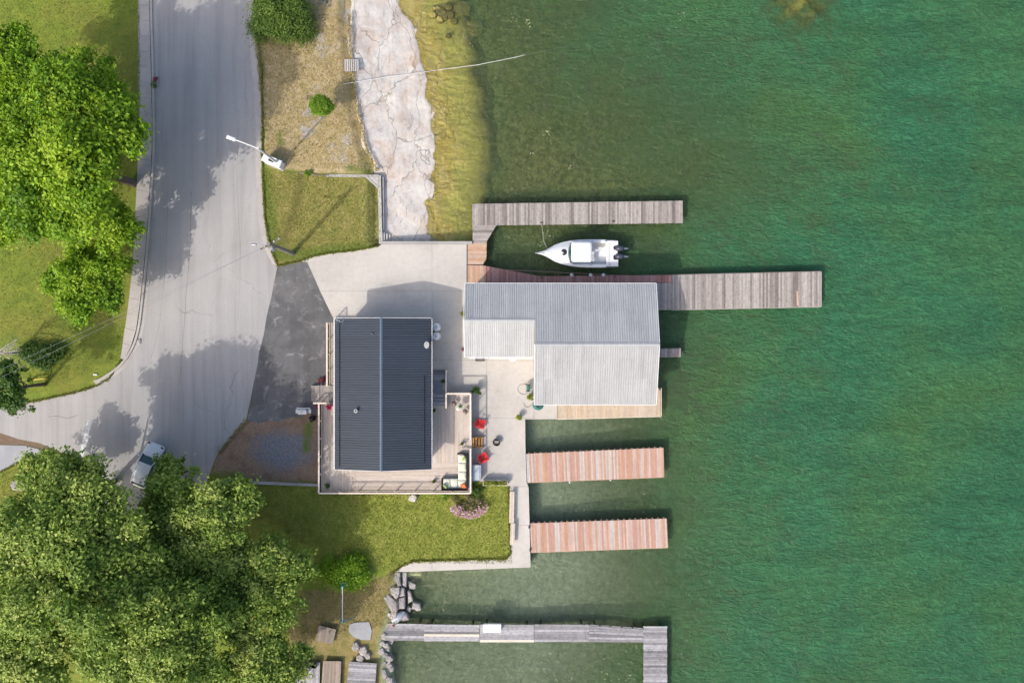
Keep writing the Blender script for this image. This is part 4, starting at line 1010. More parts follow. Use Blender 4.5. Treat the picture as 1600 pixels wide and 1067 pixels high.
def clump_leaves(clumps, per, size, seed, flat=.45, up=.35):
    """clumps: (x,y,z,r,tint); leaves lie in the outer shell of each clump"""
    r_ = np.random.RandomState(seed); C = []; Nn = []; Tn = []
    for (x, y, z, r, tn) in clumps:
        n = max(6, int(per * (r ** 2)))
        d = r_.normal(size=(n, 3)); d /= np.linalg.norm(d, axis=1, keepdims=True); d[:, 2] = np.where(d[:, 2] < -.35, -d[:, 2], d[:, 2])
        rad = r * np.where(r_.rand(n) < .2, 1.0 + .9 * r_.rand(n), .35 + .75 * r_.rand(n) ** .7)
        p = d * rad[:, None] * np.array([1, 1, .8]) + np.array([x, y, z])
        C.append(p); Nn.append(d * .8 + r_.normal(size=(n, 3)) * flat + np.array([0, 0, up])); Tn.append(np.clip(tn + r_.normal(0, .16, n), 0, 1))
    C = np.concatenate(C); Nn = np.concatenate(Nn); Tn = np.concatenate(Tn)
    return C, Nn, size * (.7 + .6 * r_.rand(len(C))), Tn, r_
def tree(name, label, px, py, zc, r, rz, mat, per, leaf, seed, lobes=9, group=None, trunk_r=.3, clump=(.13, .22), sub=22, twig_mat=None, cat='tree', flatten=1.0):
    """px,py: photo pixel of the crown's middle at height zc; r crown radius, rz its half height"""
    rn = random.Random(seed); c = P(px, py, zc)
    root = thing(name, (c.x, c.y, -.03), label, cat, group)
    cl = []; lob = []
    for k in range(lobes):
        a = 2 * math.pi * (k * .381966 + rn.uniform(-.06, .06)) * 1.0; q = math.sqrt((k + .5) / lobes) * .74 * rn.uniform(.8, 1.12)
        zz = math.sqrt(max(0, 1 - q * q)) * rz * rn.uniform(.35, .75) - .1 * rz
        lr = r * rn.uniform(.27, .44) * (1.1 - .3 * q); lob.append((q * r * math.cos(a), q * r * math.sin(a), zz, lr))
    for (lx, ly, lz, lr) in lob:
        lt = rn.uniform(.25, .75)
        for _ in range(sub):
            d = Vector((rn.gauss(0, 1), rn.gauss(0, 1), rn.gauss(.35, .8))).normalized()
            if d.z < -.4: d.z = -d.z
            rr = lr * rn.uniform(.5, 1.28); cr = r * rn.uniform(*clump)
            cl.append((lx + d.x * rr, ly + d.y * rr, lz + d.z * rr * .85 * flatten, cr, min(1, max(0, lt + rn.gauss(0, .17) + .12 * d.z))))
    loc = root.location
    cw = [(x, y, z + zc + .03, cr, t) for x, y, z, cr, t in cl]
    C, Nn, sz, Tn, r_ = clump_leaves(cw, per, leaf, seed)
    link_mesh('crown', leaf_mesh('crown', C, Nn, sz, Tn, r_), mat, root)
    mb = MB(); top = zc - .2 * rz
    pts = [(0, 0, 0), (rn.uniform(-.1, .1), rn.uniform(-.1, .1), top * .35), (rn.uniform(-.25, .25), rn.uniform(-.25, .25), top * .75), (rn.uniform(-.4, .4), rn.uniform(-.4, .4), top)]
    mb.tube(pts, [trunk_r * 1.25, trunk_r, trunk_r * .75, trunk_r * .45], 9); 
    mb.build('trunk', twig_mat or M['bark'], root, False)
    for (lx, ly, lz, lr) in lob:
        s_ = Vector(pts[1]).lerp(Vector(pts[2]), rn.uniform(.3, 1.0)); e_ = Vector((lx, ly, lz + zc)); m_ = s_.lerp(e_, .5) + Vector((rn.uniform(-.4, .4), rn.uniform(-.4, .4), -.25 * rn.random())) * min(1, r / 4)
        lb = MB().tube([s_, m_, e_], [trunk_r * .42, trunk_r * .26, trunk_r * .07], 6)
        for _ in range(3):
            t0 = m_.lerp(e_, rn.uniform(.1, .8)); e2 = e_ + Vector((rn.gauss(0, 1), rn.gauss(0, 1), rn.uniform(0, 1))).normalized() * lr * .85
            lb.tube([t0, t0.lerp(e2, .5) + Vector((0, 0, -.1)), e2], [trunk_r * .14, trunk_r * .1, .015], 5)
        lb.build('limb', twig_mat or M['bark'], root, False)
    return root
GA, GB = 'trees in the park beside the road', 'trees beside the cottage lawn'
TR = [  # name,label,px,py,zc,r,rz,mat,per,leaf,seed,lobes,group
 ('maple_tree', 'largest bright green maple overhanging the pavement and the road', 122, 250, 8.8, 7.2, 4.2, 'leaf_bright', 330, .17, 11, 12, GA),
 ('maple_tree', 'bright green maple on the park grass, behind the largest maple', 38, 140, 6.6, 5.0, 3.6, 'leaf_bright', 340, .165, 12, 9, GA),
 ('maple_tree', 'bright green maple reaching towards the clearing of park grass', 20, 318, 6.2, 5.2, 3.4, 'leaf_bright', 340, .165, 13, 9, GA),
 ('maple_tree', 'low yellow green maple touching the pavement by the wire', 140, 440, 3.6, 4.0, 2.3, 'leaf_bright', 380, .15, 14, 9, GA),
 ('maple_tree', 'small bright maple between the largest maple and the low one', 172, 352, 4.4, 3.3, 2.4, 'leaf_bright', 360, .15, 15, 7, GA),
 ('maple_tree', 'olive green maple covering the grass beside the pale boulder', 142, 862, 8.0, 7.4, 4.4, 'leaf_olive', 330, .16, 21, 12, GB),
 ('maple_tree', 'olive green maple overhanging the stop line end of the road', 112, 775, 6.8, 4.4, 3.0, 'leaf_olive', 350, .15, 22, 8, GB),
 ('maple_tree', 'olive green maple partly hiding the white car', 318, 798, 5.2, 5.3, 3.0, 'leaf_olive', 350, .15, 23, 10, GB),
 ('maple_tree', 'darker olive maple shading the lawn edge by the hedge', 400, 895, 3.8, 5.2, 2.6, 'leaf_olive', 350, .15, 24, 10, GB),
 ('maple_tree', 'olive maple in the middle of the thicket south of the road', 252, 975, 7.2, 6.6, 4.2, 'leaf_olive', 330, .16, 25, 11, GB),
 ('maple_tree', 'olive maple at the park end of the thicket', 50, 985, 6.2, 5.6, 3.6, 'leaf_olive', 340, .16, 26, 9, GB),
 ('maple_tree', 'olive maple leaning over the old wooden platforms', 402, 1034, 3.8, 4.6, 3.0, 'leaf_olive', 350, .15, 27, 9, GB),
 ('maple_tree', 'bright green maple between the largest maple and the bare verge grass', 146, 172, 7.2, 4.6, 3.2, 'leaf_bright', 350, .16, 16, 9, GA),
 ('maple_tree', 'olive maple filling the gap between lawn maple and car maple', 298, 885, 5.0, 4.6, 3.0, 'leaf_olive', 350, .15, 30, 9, GB),
 ('maple_tree', 'low olive maple at the foot of the stop line', 84, 748, 3.4, 2.7, 1.9, 'leaf_olive', 400, .14, 28, 7, GB),
 ('maple_tree', 'young olive maple with leaves over the white car', 274, 742, 3.6, 2.3, 1.8, 'leaf_olive', 400, .14, 29, 7, GB),
 ('broadleaf_tree', 'scraggly tree with leaves over the road mouth and grey bare branches', 18, 605, 4.6, 2.7, 2.2, 'leaf_dark', 420, .13, 31, 7, None),
 ('small_tree', 'small round lime green tree on the dry verge', 505.5, 168, 1.7, 1.12, .95, 'leaf_lime', 1300, .075, 32, 8, None),
]
for (nm, lb, px, py, zc, r, rz, mt, per, lf, sd_, lo, gr) in TR:
    tree(nm, lb, px, py, zc, r, rz, M[mt], per, lf, sd_, lo, gr, trunk_r=.05 + r * .04, clump=(.085, .165) if r > 2 else (.16, .28))
# dead grey tree by the park corner
dt = thing('bare_tree', (*P(-6, 552, 3)[:2], -.03), 'leafless grey tree with pale twigs above the park corner', 'tree')
rn = random.Random(8); MB().tube([(0, 0, 0), (.1, 0, 1.6), (.0, .1, 3.2)], [.16, .13, .09], 8).build('trunk', M['dead_bark'], dt, False)
for k in range(8):
    a = rn.uniform(-.9, .8); L = rn.uniform(1.4, 2.9); s_ = Vector((0, 0, rn.uniform(2.0, 3.2))); e_ = s_ + Vector((math.cos(a) * L, math.sin(a) * L, rn.uniform(.2, 1.0)))
    mb = MB().tube([s_, s_.lerp(e_, .5) + Vector((0, 0, .2)), e_], [.05, .035, .012], 5)
    for _ in range(9):
        q = s_.lerp(e_, rn.uniform(.3, 1)); mb.tube([q, q + Vector((rn.gauss(.2, .4), rn.gauss(0, .5), rn.uniform(0, .3)))], [.015, .006], 4)
    mb.build('limb', M['dead_bark'], dt, False)
def shrub(name, label, px, py, rx, ry, h, mat, seed, leaf=.085, per=700, group=None, cat='shrub', n=None, z=0.0, rot=0, cr=(.16, .42)):
    rn = random.Random(seed); c = P(px, py, z + h * .6); root = thing(name, (c.x, c.y, z - .02), label, cat, group); cl = []
    m = n or int(16 + 10 * rx * ry)
    for k in range(m):
        a = rn.uniform(0, 6.283); q = math.sqrt(rn.random()) * (1 + .22 * math.sin(3 * a + seed) + .13 * math.sin(7 * a + 2 * seed)); x = rx * q * math.cos(a) * .86; y = ry * q * math.sin(a) * .86
        x, y = x * math.cos(rot) - y * math.sin(rot), x * math.sin(rot) + y * math.cos(rot)
        rr = min(rx, ry) * rn.uniform(*cr); zz = h * (.35 + .55 * math.sqrt(max(0, 1 - q * q))) * rn.uniform(.55, 1.12); cl.append((x, y, max(rr * .4, zz - rr * .4), rr, rn.uniform(.2, .8)))
    C, Nn, sz, Tn, r_ = clump_leaves(cl, per, leaf, seed); C[:, 2] = np.maximum(C[:, 2], .03)
    link_mesh('foliage', leaf_mesh('foliage', C, Nn, sz, Tn, r_), mat, root)
    mb = MB()
    for k in range(5):
        a = k * 1.256; mb.tube([(0, 0, -.02), (math.cos(a) * rx * .3, math.sin(a) * ry * .3, h * .6)], [.03, .012], 5)
    mb.build('stem', M['bark'], root, False); return root, cl
shrub('bush', 'dense green bush at the top of the dry verge by the gutter', 437, 22, 3.0, 2.4, 2.4, M['leaf_mid'], 41, .095, 520)
shrub('bush', 'silvery grey shrub next to the dense verge bush', 508, 2, .8, .5, .7, M['leaf_grey'], 42, .06, 900)
shrub('hedge', 'leafy green hedge between the lawn and the frame with blue fittings', 538, 894, 2.7, 1.6, 1.3, M['leaf_bright'], 43, .09, 520, cat='hedge', cr=(.25, .5))
shrub('bush', 'low dark bush under the wire at the park corner', 62, 556, 2.2, 1.4, 1.0, M['leaf_dark'], 44, .1, 420)
shrub('bush', 'lime green clump of leaves at the deck corner of the lawn', 695.5, 773, .62, .5, .6, M['leaf_lime'], 45, .07, 1300)
shrub('bush', 'dark leafy plant in the corner bed below the deck railing', 744, 767, .85, .6, .7, M['leaf_dark'], 46, .07, 1000)
shrub('weed_tuft', 'green weed growing in the kerb joint beside a purple one', 240, 133, .3, .42, .3, M['leaf_mid'], 47, .05, 2200, cat='weed')
shrub('weed_tuft', 'purplish weed growing over the kerb joint', 243, 124, .32, .28, .3, M['petal_red'], 48, .05, 2200, cat='weed')
shrub('weed_tuft', 'small bright weed beside the driftwood on the yard edge', 481.5, 271, .42, .4, .35, M['leaf_lime'], 49, .05, 2200, cat='weed')
shrub('red_leaf_shrub', 'small dull red plant beside the entrance landing', 501.5, 594, .42, .36, .45, M['petal_red'], 50, .055, 1700)
M['rose_leaf'] = leaf_mat('rose_leaf', [(.1, (.10, .09, .035)), (.4, (.17, .17, .05)), (.7, (.30, .25, .12)), (1, (.38, .30, .20))], .2, (.2, .2, .05))
rb_, cl_ = shrub('rose_bush', 'spreading rose bush covered in pale pink blossoms on the lawn', 733, 788, 1.6, 1.0, .6, M['rose_leaf'], 51, .06, 800, cat='rose bush')
r2 = np.random.RandomState(9); nB = 900
ang = r2.rand(nB) * 6.283; q = np.sqrt(r2.rand(nB)); bxx = q * np.cos(ang) * 1.85; byy = q * np.sin(ang) * 1.1 - .22
bzz = .5 + .35 * np.sqrt(np.clip(1 - q * q, 0, 1)) * r2.rand(nB) + .1; kp = (byy < -.15 + .2 * r2.normal(size=nB)) & (q > .45 + .15 * r2.normal(size=nB))
Cb = np.stack([bxx, byy, bzz], -1)[kp]; link_mesh('blossom', leaf_mesh('blossom', Cb, r2.normal(size=Cb.shape) * .4 + np.array([0, 0, 1]), .065 + .04 * r2.rand(len(Cb)), r2.rand(len(Cb)), r2), M['petal_pink'], rb_)['kind'] = 'stuff'
# grass tufts along the lawns' edges and over the rough verge, as loose blades
def tufts(name, polys, n, mat, seed, h=.12, s=.05):
    r_ = np.random.RandomState(seed); out = []
    for poly, k in polys:
        a = np.array(poly); lo, hi = a.min(0), a.max(0); got = 0
        while got < k:
            x = lo[0] + (hi[0] - lo[0]) * r_.rand(k); y = lo[1] + (hi[1] - lo[1]) * r_.rand(k); m = pip(x, y, poly)
            x = x[m][:k - got]; y = y[m][:k - got]; got += len(x); out.append(np.stack([x, y], -1))
    o = np.concatenate(out); c = np.stack([(o[:, 0] - 800) * S, (533.5 - o[:, 1]) * S, np.full(len(o), -.02) + h * r_.rand(len(o))], -1)
    tag(link_mesh(name, leaf_mesh(name, c, r_.normal(size=c.shape) + np.array([0, 0, .8]), s * (.6 + .8 * r_.rand(len(c))), r_.rand(len(c)), r_), mat), 'short grass growing in tufts over lawn and verge', 'grass', kind='stuff')
M['grass_blade'] = leaf_mat('grass_blade', [(.1, (.13, .16, .018)), (.5, (.21, .23, .03)), (1, (.33, .31, .07))], .3, (.25, .3, .04))
M['dry_blade'] = leaf_mat('dry_grass_blade', [(.1, (.22, .20, .06)), (.5, (.38, .30, .13)), (1, (.52, .42, .24))], .2, (.4, .33, .12))
tufts('lawn_grass', [(LAWN, 30000), ([(0, -20), (212, -20), (212, 140), (190, 560), (60, 615), (0, 625)], 26000), (YARD, 9000), ([(0, 742), (60, 720), (100, 720), (100, 800), (0, 860)], 4000)], 0, M['grass_blade'], 61, .08, .045)
tufts('verge_grass', [([(402, 20), (540, 20), (548, 150), (585, 268), (418, 260)], 14000), (SOUTH[:3] + [(620, 975), (470, 1000)], 6000), (YARD, 3500)], 0, M['dry_blade'], 62, .08, .045)

def edge_tufts(name, lines, mat, seed, w=2.2, per=7):
    r_ = np.random.RandomState(seed); out = []
    for ln in lines:
        for (x0, y0), (x1, y1) in zip(ln, ln[1:]):
            n = int(math.hypot(x1 - x0, y1 - y0) * per); t = r_.rand(n); j = r_.normal(0, w / 2.2, n) * (.4 + .8 * np.abs(np.sin(t * 9 + x0)))
            L = math.hypot(x1 - x0, y1 - y0); out.append(np.stack([x0 + (x1 - x0) * t - (y1 - y0) / L * j, y0 + (y1 - y0) * t + (x1 - x0) / L * j], -1))
    o = np.concatenate(out); c = np.stack([(o[:, 0] - 800) * S, (533.5 - o[:, 1]) * S, .02 + .1 * r_.rand(len(o))], -1)
    tag(link_mesh(name, leaf_mesh(name, c, r_.normal(size=c.shape) + np.array([0, 0, .9]), .045 + .04 * r_.rand(len(c)), r_.rand(len(c)), r_), mat), 'ragged grass fringe spilling over edges of kerbs and paving', 'grass', kind='stuff')
edge_tufts('edge_grass', [[(432, 416), (470, 408), (485, 402), (515, 396), (558, 391), (590, 385)], [(640, 877), (700, 875), (790, 873), (797, 866), (796, 800), (794, 760)], [(217, 0), (218, 120), (217, 200)], [(190, 562), (170, 592), (150, 603), (118, 613), (60, 626), (20, 632)],
    [(409, 100), (410, 180), (410, 270), (414, 340), (422, 385), (433, 413)], [(617, 893), (628, 884), (645, 877)], [(500, 758), (362, 754)], [(0, 738), (30, 722), (58, 716), (76, 709), (100, 712)], [(503, 770), (640, 770), (700, 770)]], M['grass_blade'], 81)
edge_tufts('kerb_weeds', [[(236.5, 20), (237.8, 110), (239.4, 200)], [(229, 400), (222.5, 460), (215, 515), (203, 552)]], M['leaf_dark'], 82, .5, 1.2)
edge_tufts('verge_fringe', [[(398, 20), (403, 80), (409, 150)], [(545, 20), (549, 100), (558, 170), (574, 235), (590, 268)], [(385, 657), (362, 684), (340, 710)]], M['dry_blade'], 83, 4, 8)
# ------------------------------------------------------------------ motorboat in the slip (bow to the west)
boat = thing('motorboat', (*P(905, 396, .2)[:2], ZW), 'white cabin motorboat with twin dark outboards moored in the slip', 'motorboat', rz=math.pi)
def bxp(px): return (905 - px) * S * .985          # local x: forward = bow
def byp(py): return (py - 396) * S * .985
M['gel'] = plain('white_gelcoat', (.74, .74, .74), .22, 0, .04, 3); M['gel2'] = plain('cream_gelcoat', (.58, .57, .53), .5, 0, .08, 8)
M['teal_glass'] = G('dark_teal_glass').done((.03, .075, .075), .06, None, 0, .7)
st_ = [(837, .03, 1.52), (845, .16, 1.50), (853, .34, 1.46), (858, .52, 1.42), (866, .80, 1.36), (876, 1.03, 1.30), (888, 1.21, 1.24), (902, 1.32, 1.18), (920, 1.37, 1.12), (940, 1.37, 1.08), (955, 1.34, 1.06), (964, 1.30, 1.05)]
hull = []; 
for px, b, zg in st_:
    x = bxp(px); kz = -.35 if px > 870 else -.35 + (870 - px) / 33 * 1.45; wl = b * (.86 if px > 866 else .86 - (866 - px) / 30 * .55)
    kz = min(kz, zg - .25)
    hull.append([(x, -b, zg), (x, -b * 1.015, zg - .1), (x, -wl, max(kz + .05, .12)), (x, 0, kz), (x, wl, max(kz + .05, .12)), (x, b * 1.015, zg - .1), (x, b, zg)])
hb = MB().loft(hull); hb.add(hull[-1], [(0, 1, 2, 3, 4, 5, 6)]); hb.add(hull[0], [(6, 5, 4, 3, 2, 1, 0)]); hb.build('hull', M['gel'], boat, False)
MB().loft([[(x0[0][0], s_ * (abs(x0[0][1]) + .03), x0[0][2] - .13), (x0[0][0], s_ * (abs(x0[0][1]) + .03), x0[0][2] - .06)] for x0 in hull[2:] for s_ in (1,)], False).build('rub_rail', M['steel'], boat, False)
MB().loft([[(x0[0][0], -(abs(x0[0][1]) + .03), x0[0][2] - .13), (x0[0][0], -(abs(x0[0][1]) + .03), x0[0][2] - .06)] for x0 in hull[2:]], False).build('rub_rail', M['steel'], boat, False)
# foredeck with crowned top, bow to windscreen
fd = []
for px, b, zg in [s for s in st_ if s[0] <= 888] + [(893, 1.25, 1.22)]:
    cr = min(.34, .02 + (px - 837) * .0075); x = bxp(px)
    fd.append([(x, -b + .01, zg - .01), (x, -b * .82, zg + .03), (x, -b * .66, zg + cr * .8), (x, 0, zg + cr), (x, b * .66, zg + cr * .8), (x, b * .82, zg + .03), (x, b - .01, zg - .01)])
MB().loft(fd).build('foredeck', M['gel'], boat, False)
# side decks and gunwale, cockpit sole, inner liner, aft deck
def band(px0, px1, inner, name, mat, dz=0.0):
    for s_ in (1, -1):
        sec = []
        for px in np.linspace(px0, px1, 10):
            b = np.interp(px, [s[0] for s in st_], [s[1] for s in st_]); zg = np.interp(px, [s[0] for s in st_], [s[2] for s in st_]); x = bxp(px)
            sec.append([(x, s_ * (b - .005), zg + .0), (x, s_ * (b - .03), zg + .04 + dz), (x, s_ * inner, zg + .05 + dz), (x, s_ * inner, zg - .62)])
        MB().loft(sec).build(name, mat, boat, False)
band(893, 948, 1.03, 'gunwale', M['gel'])
MB().box(bxp(948), bxp(892), -1.06, 1.06, .42, .47).build('cockpit_sole', M['gel'], boat, False)
MB().box(bxp(893.2), bxp(892.6), -1.05, 1.05, .45, 1.5).build('bulkhead', M['gel'], boat, False)
MB().prism([(bxp(x), byp(y)) for x, y in [(948, 375.5), (966.5, 376), (967, 383), (960, 384), (959.5, 388), (966, 389), (966, 399), (959, 400), (960, 405.5), (967, 406), (967, 416.5), (948, 416.5)]], .95, 1.09).build('aft_deck', M['gel'], boat, False, .02)
MB().box(bxp(960), bxp(948), -1.2, 1.2, .42, .95).build('transom', M['gel'], boat, False)
MB().box(bxp(953.5), bxp(951.5), byp(377.5), byp(414), 1.091, 1.10).build('hatch_seam', M['gel2'], boat, False)
for y in (381.5, 412): MB().box(bxp(946), bxp(926), byp(y) - .22, byp(y) + .22, .472, .60).build('side_pad', M['gel2'], boat, False)
MB().pillow((bxp(926.5), -.30, .98), .45, .6, .16).build('helm_seat', M['gel2'], boat, False); MB().pillow((bxp(926.5), .45, .98), .45, .6, .16).build('helm_seat', M['gel2'], boat, False)
for y in (-.30, .45): MB().lathe([(.16, .47), (.08, .52), (.08, .9)], 12, (bxp(926.5), y, 0)).build('seat_post', M['steel'], boat, False)
MB().box(bxp(897), bxp(893.4), -.75, -.1, .47, 1.35).build('console', M['gel'], boat, False, .03)
# hard top, windscreen, hatch
ht = MB(); n = 14
def rrect(x0, x1, y0, y1, r, z, k=5):
    out = []
    for cx_, cy_, a0 in ((x1 - r, y1 - r, 0), (x0 + r, y1 - r, 90), (x0 + r, y0 + r, 180), (x1 - r, y0 + r, 270)):
        for j in range(k + 1): a = R(a0 + 90 * j / k); out.append((cx_ + r * math.cos(a), cy_ + r * math.sin(a), z))
    return out
x0, x1 = bxp(922.5), bxp(891.5)
ht.loft([rrect(x0, x1, -.93, .93, .2, 2.28), rrect(x0 - .03, x1 + .03, -.97, .97, .22, 2.33), rrect(x0, x1, -.93, .93, .2, 2.39), rrect(x0 + .2, x1 - .2, -.74, .74, .2, 2.425)], True, True).build('hard_top', M['gel'], boat, False)
for sx in (x0 + .12, x1 - .2):
    for sy in (-.86, .86): MB().tube([(sx, sy * 1.15, 1.15), (sx, sy, 2.3)], .03, 8).build('top_post', M['steel'], boat, False)
ws = []
for k in range(13):
    a = R(-80 + 160 * k / 12); ws.append([(bxp(892.5) + .42 * math.cos(a) - .05, 1.0 * math.sin(a), 1.30 + .22 * math.cos(a)), (bxp(893) + .18 * math.cos(a) - .12, .92 * math.sin(a), 2.1)])
MB().loft(ws).build('windscreen', M['teal_glass'], boat, False)
MB().tube([w[1] for w in ws], .025, 6).build('windscreen_frame', M['dark_metal'], boat, False); MB().tube([w[0] for w in ws], .03, 6).build('windscreen_frame', M['dark_metal'], boat, False)
MB().lathe([(.30, 1.53), (.30, 1.585), (.25, 1.60)], 20, (bxp(880.3), byp(395), 0)).build('deck_hatch', M['black'], boat, False)
MB().tube([(bxp(835), 0, 1.5), (bxp(843), 0, 1.56), (bxp(852), 0, 1.56)], [.05, .05, .04], 8).build('bow_roller', M['steel'], boat, False)
for s_ in (1, -1):
    pts = [(bxp(px), s_ * (np.interp(px, [q[0] for q in st_], [q[1] for q in st_]) - .1), np.interp(px, [q[0] for q in st_], [q[2] for q in st_]) + .5) for px in (846, 853, 860, 872, 886, 900)]
    mb = MB().tube(pts, .016, 6)
    for p in pts[::2]: mb.tube([(p[0], p[1], p[2] - .5), p], .014, 5)
    mb.build('bow_rail', M['steel'], boat, False)
for x, y in ((926, 377), (947, 377), (923, 414.5), (953, 414), (906, 416)): MB().box(bxp(x) - .08, bxp(x) + .08, byp(y) - .03, byp(y) + .03, 1.1, 1.2).build('cleat', M['steel'], boat, False)
MB().lathe([(.06, 1.06), (.09, 1.0), (.11, .7), (.09, .4), (.05, .35)], 12, (bxp(955), byp(421.5), 0)).build('fender', M['black'], boat, False)
M['cowl'] = plain('navy_cowl', (.05, .055, .085), .3, 0, .1)
for y in (388, 400.8):
    cx_, cy_ = bxp(970), byp(y)
    ob = []
    for xx, w, z0, z1 in ((.50, .10, .95, 1.15), (.44, .22, .85, 1.40), (.2, .28, .80, 1.52), (-.1, .28, .80, 1.50), (-.3, .22, .82, 1.42), (-.38, .10, .9, 1.25)):
        ob.append([(cx_ + xx, cy_ + w * c_, (z0 + z1) / 2 + (z1 - z0) / 2 * s_) for c_, s_ in [(math.cos(R(a)), math.sin(R(a))) for a in range(0, 360, 30)]])
    o = MB().loft(ob, True, True).build('outboard_engine', M['cowl'], boat, False)
    link_mesh('leg', MB().tube([(cx_ - .1, cy_, .95), (cx_ - .35, cy_, .2), (cx_ - .45, cy_, -.4)], [.14, .1, .09], 8).mesh('leg'), M['steel'], o)
    link_mesh('tiller_cover', MB().tube([(cx_ - .3, cy_, 1.1), (cx_ - .62, cy_, .98), (cx_ - .85, cy_, .8)], [.12, .09, .05], 8).mesh('tiller_cover'), M['steel'], o)
    link_mesh('bracket', MB().box(cx_ + .38, cx_ + .62, cy_ - .14, cy_ + .14, .7, 1.12).mesh('bracket'), M['black'], o)
wl_ = MB().tube([P(857, 392, .45), P(850, 378, .1), P(846, 349, -.05)], .014, 5)
tag(wl_.build('mooring_rope', M['gel2']), 'pale rope tying the white motorboat to the grey dock', 'rope')
for i, x in enumerate((893.5, 923, 943)):
    t_ = thing('dock_fender', (*P(x, 430, -.2)[:2], -.45), 'round white fender hanging at the red walkway edge beside the motorboat', 'fender', 'round white dock fenders')
    MB().lathe([(.02, .0), (.13, .06), (.19, .2), (.19, .28), (.12, .40), (.05, .45), (.05, .5)], 16).build('ball', M['white'], t_, False)
    MB().tube([(0, 0, .48), (0, -.08, .5), (0, -.22, .37)], .014, 5).build('rope', M['gel2'], t_, False)

# ------------------------------------------------------------------ white car under the maple
ang = math.atan2(PY(697) - PY(758), PX(242) - PX(217))
car = thing('parked_car', (*P(230.5, 727, .7)[:2], .012), 'white hatchback car half hidden under the maple leaves', 'car', rz=ang)
M['car_white'] = plain('white_car_paint', (.70, .71, .73), .18, 0, .03, 2)
body = []
for x, w, zt, zb in ((2.22, .55, .62, .34), (2.15, .74, .70, .26), (1.9, .84, .80, .22), (1.4, .88, .90, .20), (.95, .89, .97, .20), (.3, .90, .98, .20), (-.8, .90, .99, .20), (-1.6, .89, 1.0, .22), (-2.0, .84, .98, .26), (-2.18, .72, .86, .32)):
    body.append([(x, -w * .96, zb), (x, -w, zb + .2), (x, -w, zt - .14), (x, -w * .90, zt - .02), (x, -w * .5, zt + .03), (x, 0, zt + .045), (x, w * .5, zt + .03), (x, w * .90, zt - .02), (x, w, zt - .14), (x, w, zb + .2), (x, w * .96, zb)])
MB().loft(body, True, True).build('body', M['car_white'], car, False)
cab = []
for x, w, z in ((1.02, .74, .98), (.95, .76, 1.0), (.30, .64, 1.42), (-.2, .64, 1.475), (-1.2, .62, 1.46), (-1.62, .60, 1.38), (-2.02, .70, 1.0)):
    cab.append([(x, -w - .08 * (z > 1.1), .95), (x, -w, z - .03), (x, -w * .6, z), (x, 0, z + .02), (x, w * .6, z), (x, w, z - .03), (x, w + .08 * (z > 1.1), .95)])
MB().loft(cab[1:3] and [cab[0], cab[1], cab[2]], False).build('windscreen', M['teal_glass'], car, False)
MB().loft([cab[5], cab[6]], False).build('rear_window', M['teal_glass'], car, False)
for s_ in (1, -1):
    for xa, xb in ((.75, -.38), (-.46, -1.5)):
        za, zb_ = (1.13 if xa > 0 else 1.42), 1.42 if xb > -1 else 1.36
        MB().add([(xa, s_ * .83, .97), (xb, s_ * .83, .98), (xb - .02, s_ * .70, zb_), (min(xa, .34), s_ * .70, 1.40)], [(0, 1, 2, 3) if s_ > 0 else (3, 2, 1, 0)]).build('side_window', M['teal_glass'], car, False)
rf = []
for x, w, z in ((.36, .66, 1.435), (-.2, .67, 1.495), (-1.2, .65, 1.48), (-1.68, .61, 1.40)): rf.append([(x, -w, z - .05), (x, -w * .6, z), (x, 0, z + .02), (x, w * .6, z), (x, w, z - .05)])
MB().loft(rf).build('roof', M['car_white'], car, False)
for s_ in (1, -1):
    mb = MB().tube([(1.0, s_ * .79, .98), (.34, s_ * .67, 1.42), (-.3, s_ * .68, 1.46), (-1.2, s_ * .66, 1.45), (-1.64, s_ * .64, 1.36), (-2.04, s_ * .74, .98)], .05, 6); mb.build('roof_pillar', M['car_white'], car, False)
    mb = MB(); mb.pillow((.72, s_ * 1.02, 1.02), .14, .24, .16); mb.bar((.72, s_ * .84, .98), (.72, s_ * .95, 1.0), .06, .05); mb.build('wing_mirror', M['car_white'], car, False)
    MB().pillow((2.04, s_ * .64, .68), .26, .28, .12).build('headlight', M['glass'], car, False); MB().pillow((-2.12, s_ * .66, .84), .12, .24, .2).build('tail_light', plain('tail_light_red', (.3, .01, .01), .3), car, False)
    for x in (1.38, -1.38):
        w_ = MB(); secs = [[(x + r_ * math.cos(R(a)), s_ * yy, .31 + r_ * math.sin(R(a))) for a in range(0, 360, 20)] for r_, yy in ((.2, .88), (.31, .905), (.31, .70), (.2, .68))]
        wo = w_.loft(secs, True, True).build('wheel', M['black'], car, False); link_mesh('rim', MB().tube([(x, s_ * .86, .31), (x, s_ * .915, .31)], .2, 14).mesh('rim'), M['steel'], wo)

# ------------------------------------------------------------------ poles and wires
M['pole_wood'] = plain('grey_pole_wood', (.22, .19, .165), .9, 0, .3, 4)
up = thing('utility_pole', (*P(457.5, 396)[:2], -.03), 'wooden utility pole with crossarm and lamp at the yard corner by the apron', 'utility pole')
MB().tube([(0, 0, 0), (0, 0, 3.5), (0, 0, 7.0)], [.22, .19, .16], 12).build('pole', M['pole_wood'], up, False)
ca = Vector((.85, .48, 0)).normalized() * 1.05
MB().bar(-ca + Vector((0, 0, 6.55)), ca + Vector((0, 0, 6.55)), .12, .13).build('crossarm', M['pole_wood'], up, False)
for k in (-.92, -.45, .45, .92): MB().lathe([(.03, 0), (.06, .05), (.04, .1), (.06, .15), (.02, .19)], 8, Vector((ca.x * k, ca.y * k, 6.61))).build('insulator', M['white'], up, False)
MB().lathe([(.05, 5.2), (.19, 5.25), (.2, 5.95), (.14, 6.05)], 12, (-.08, -.30, 0)).build('transformer', M['steel'], up, False)
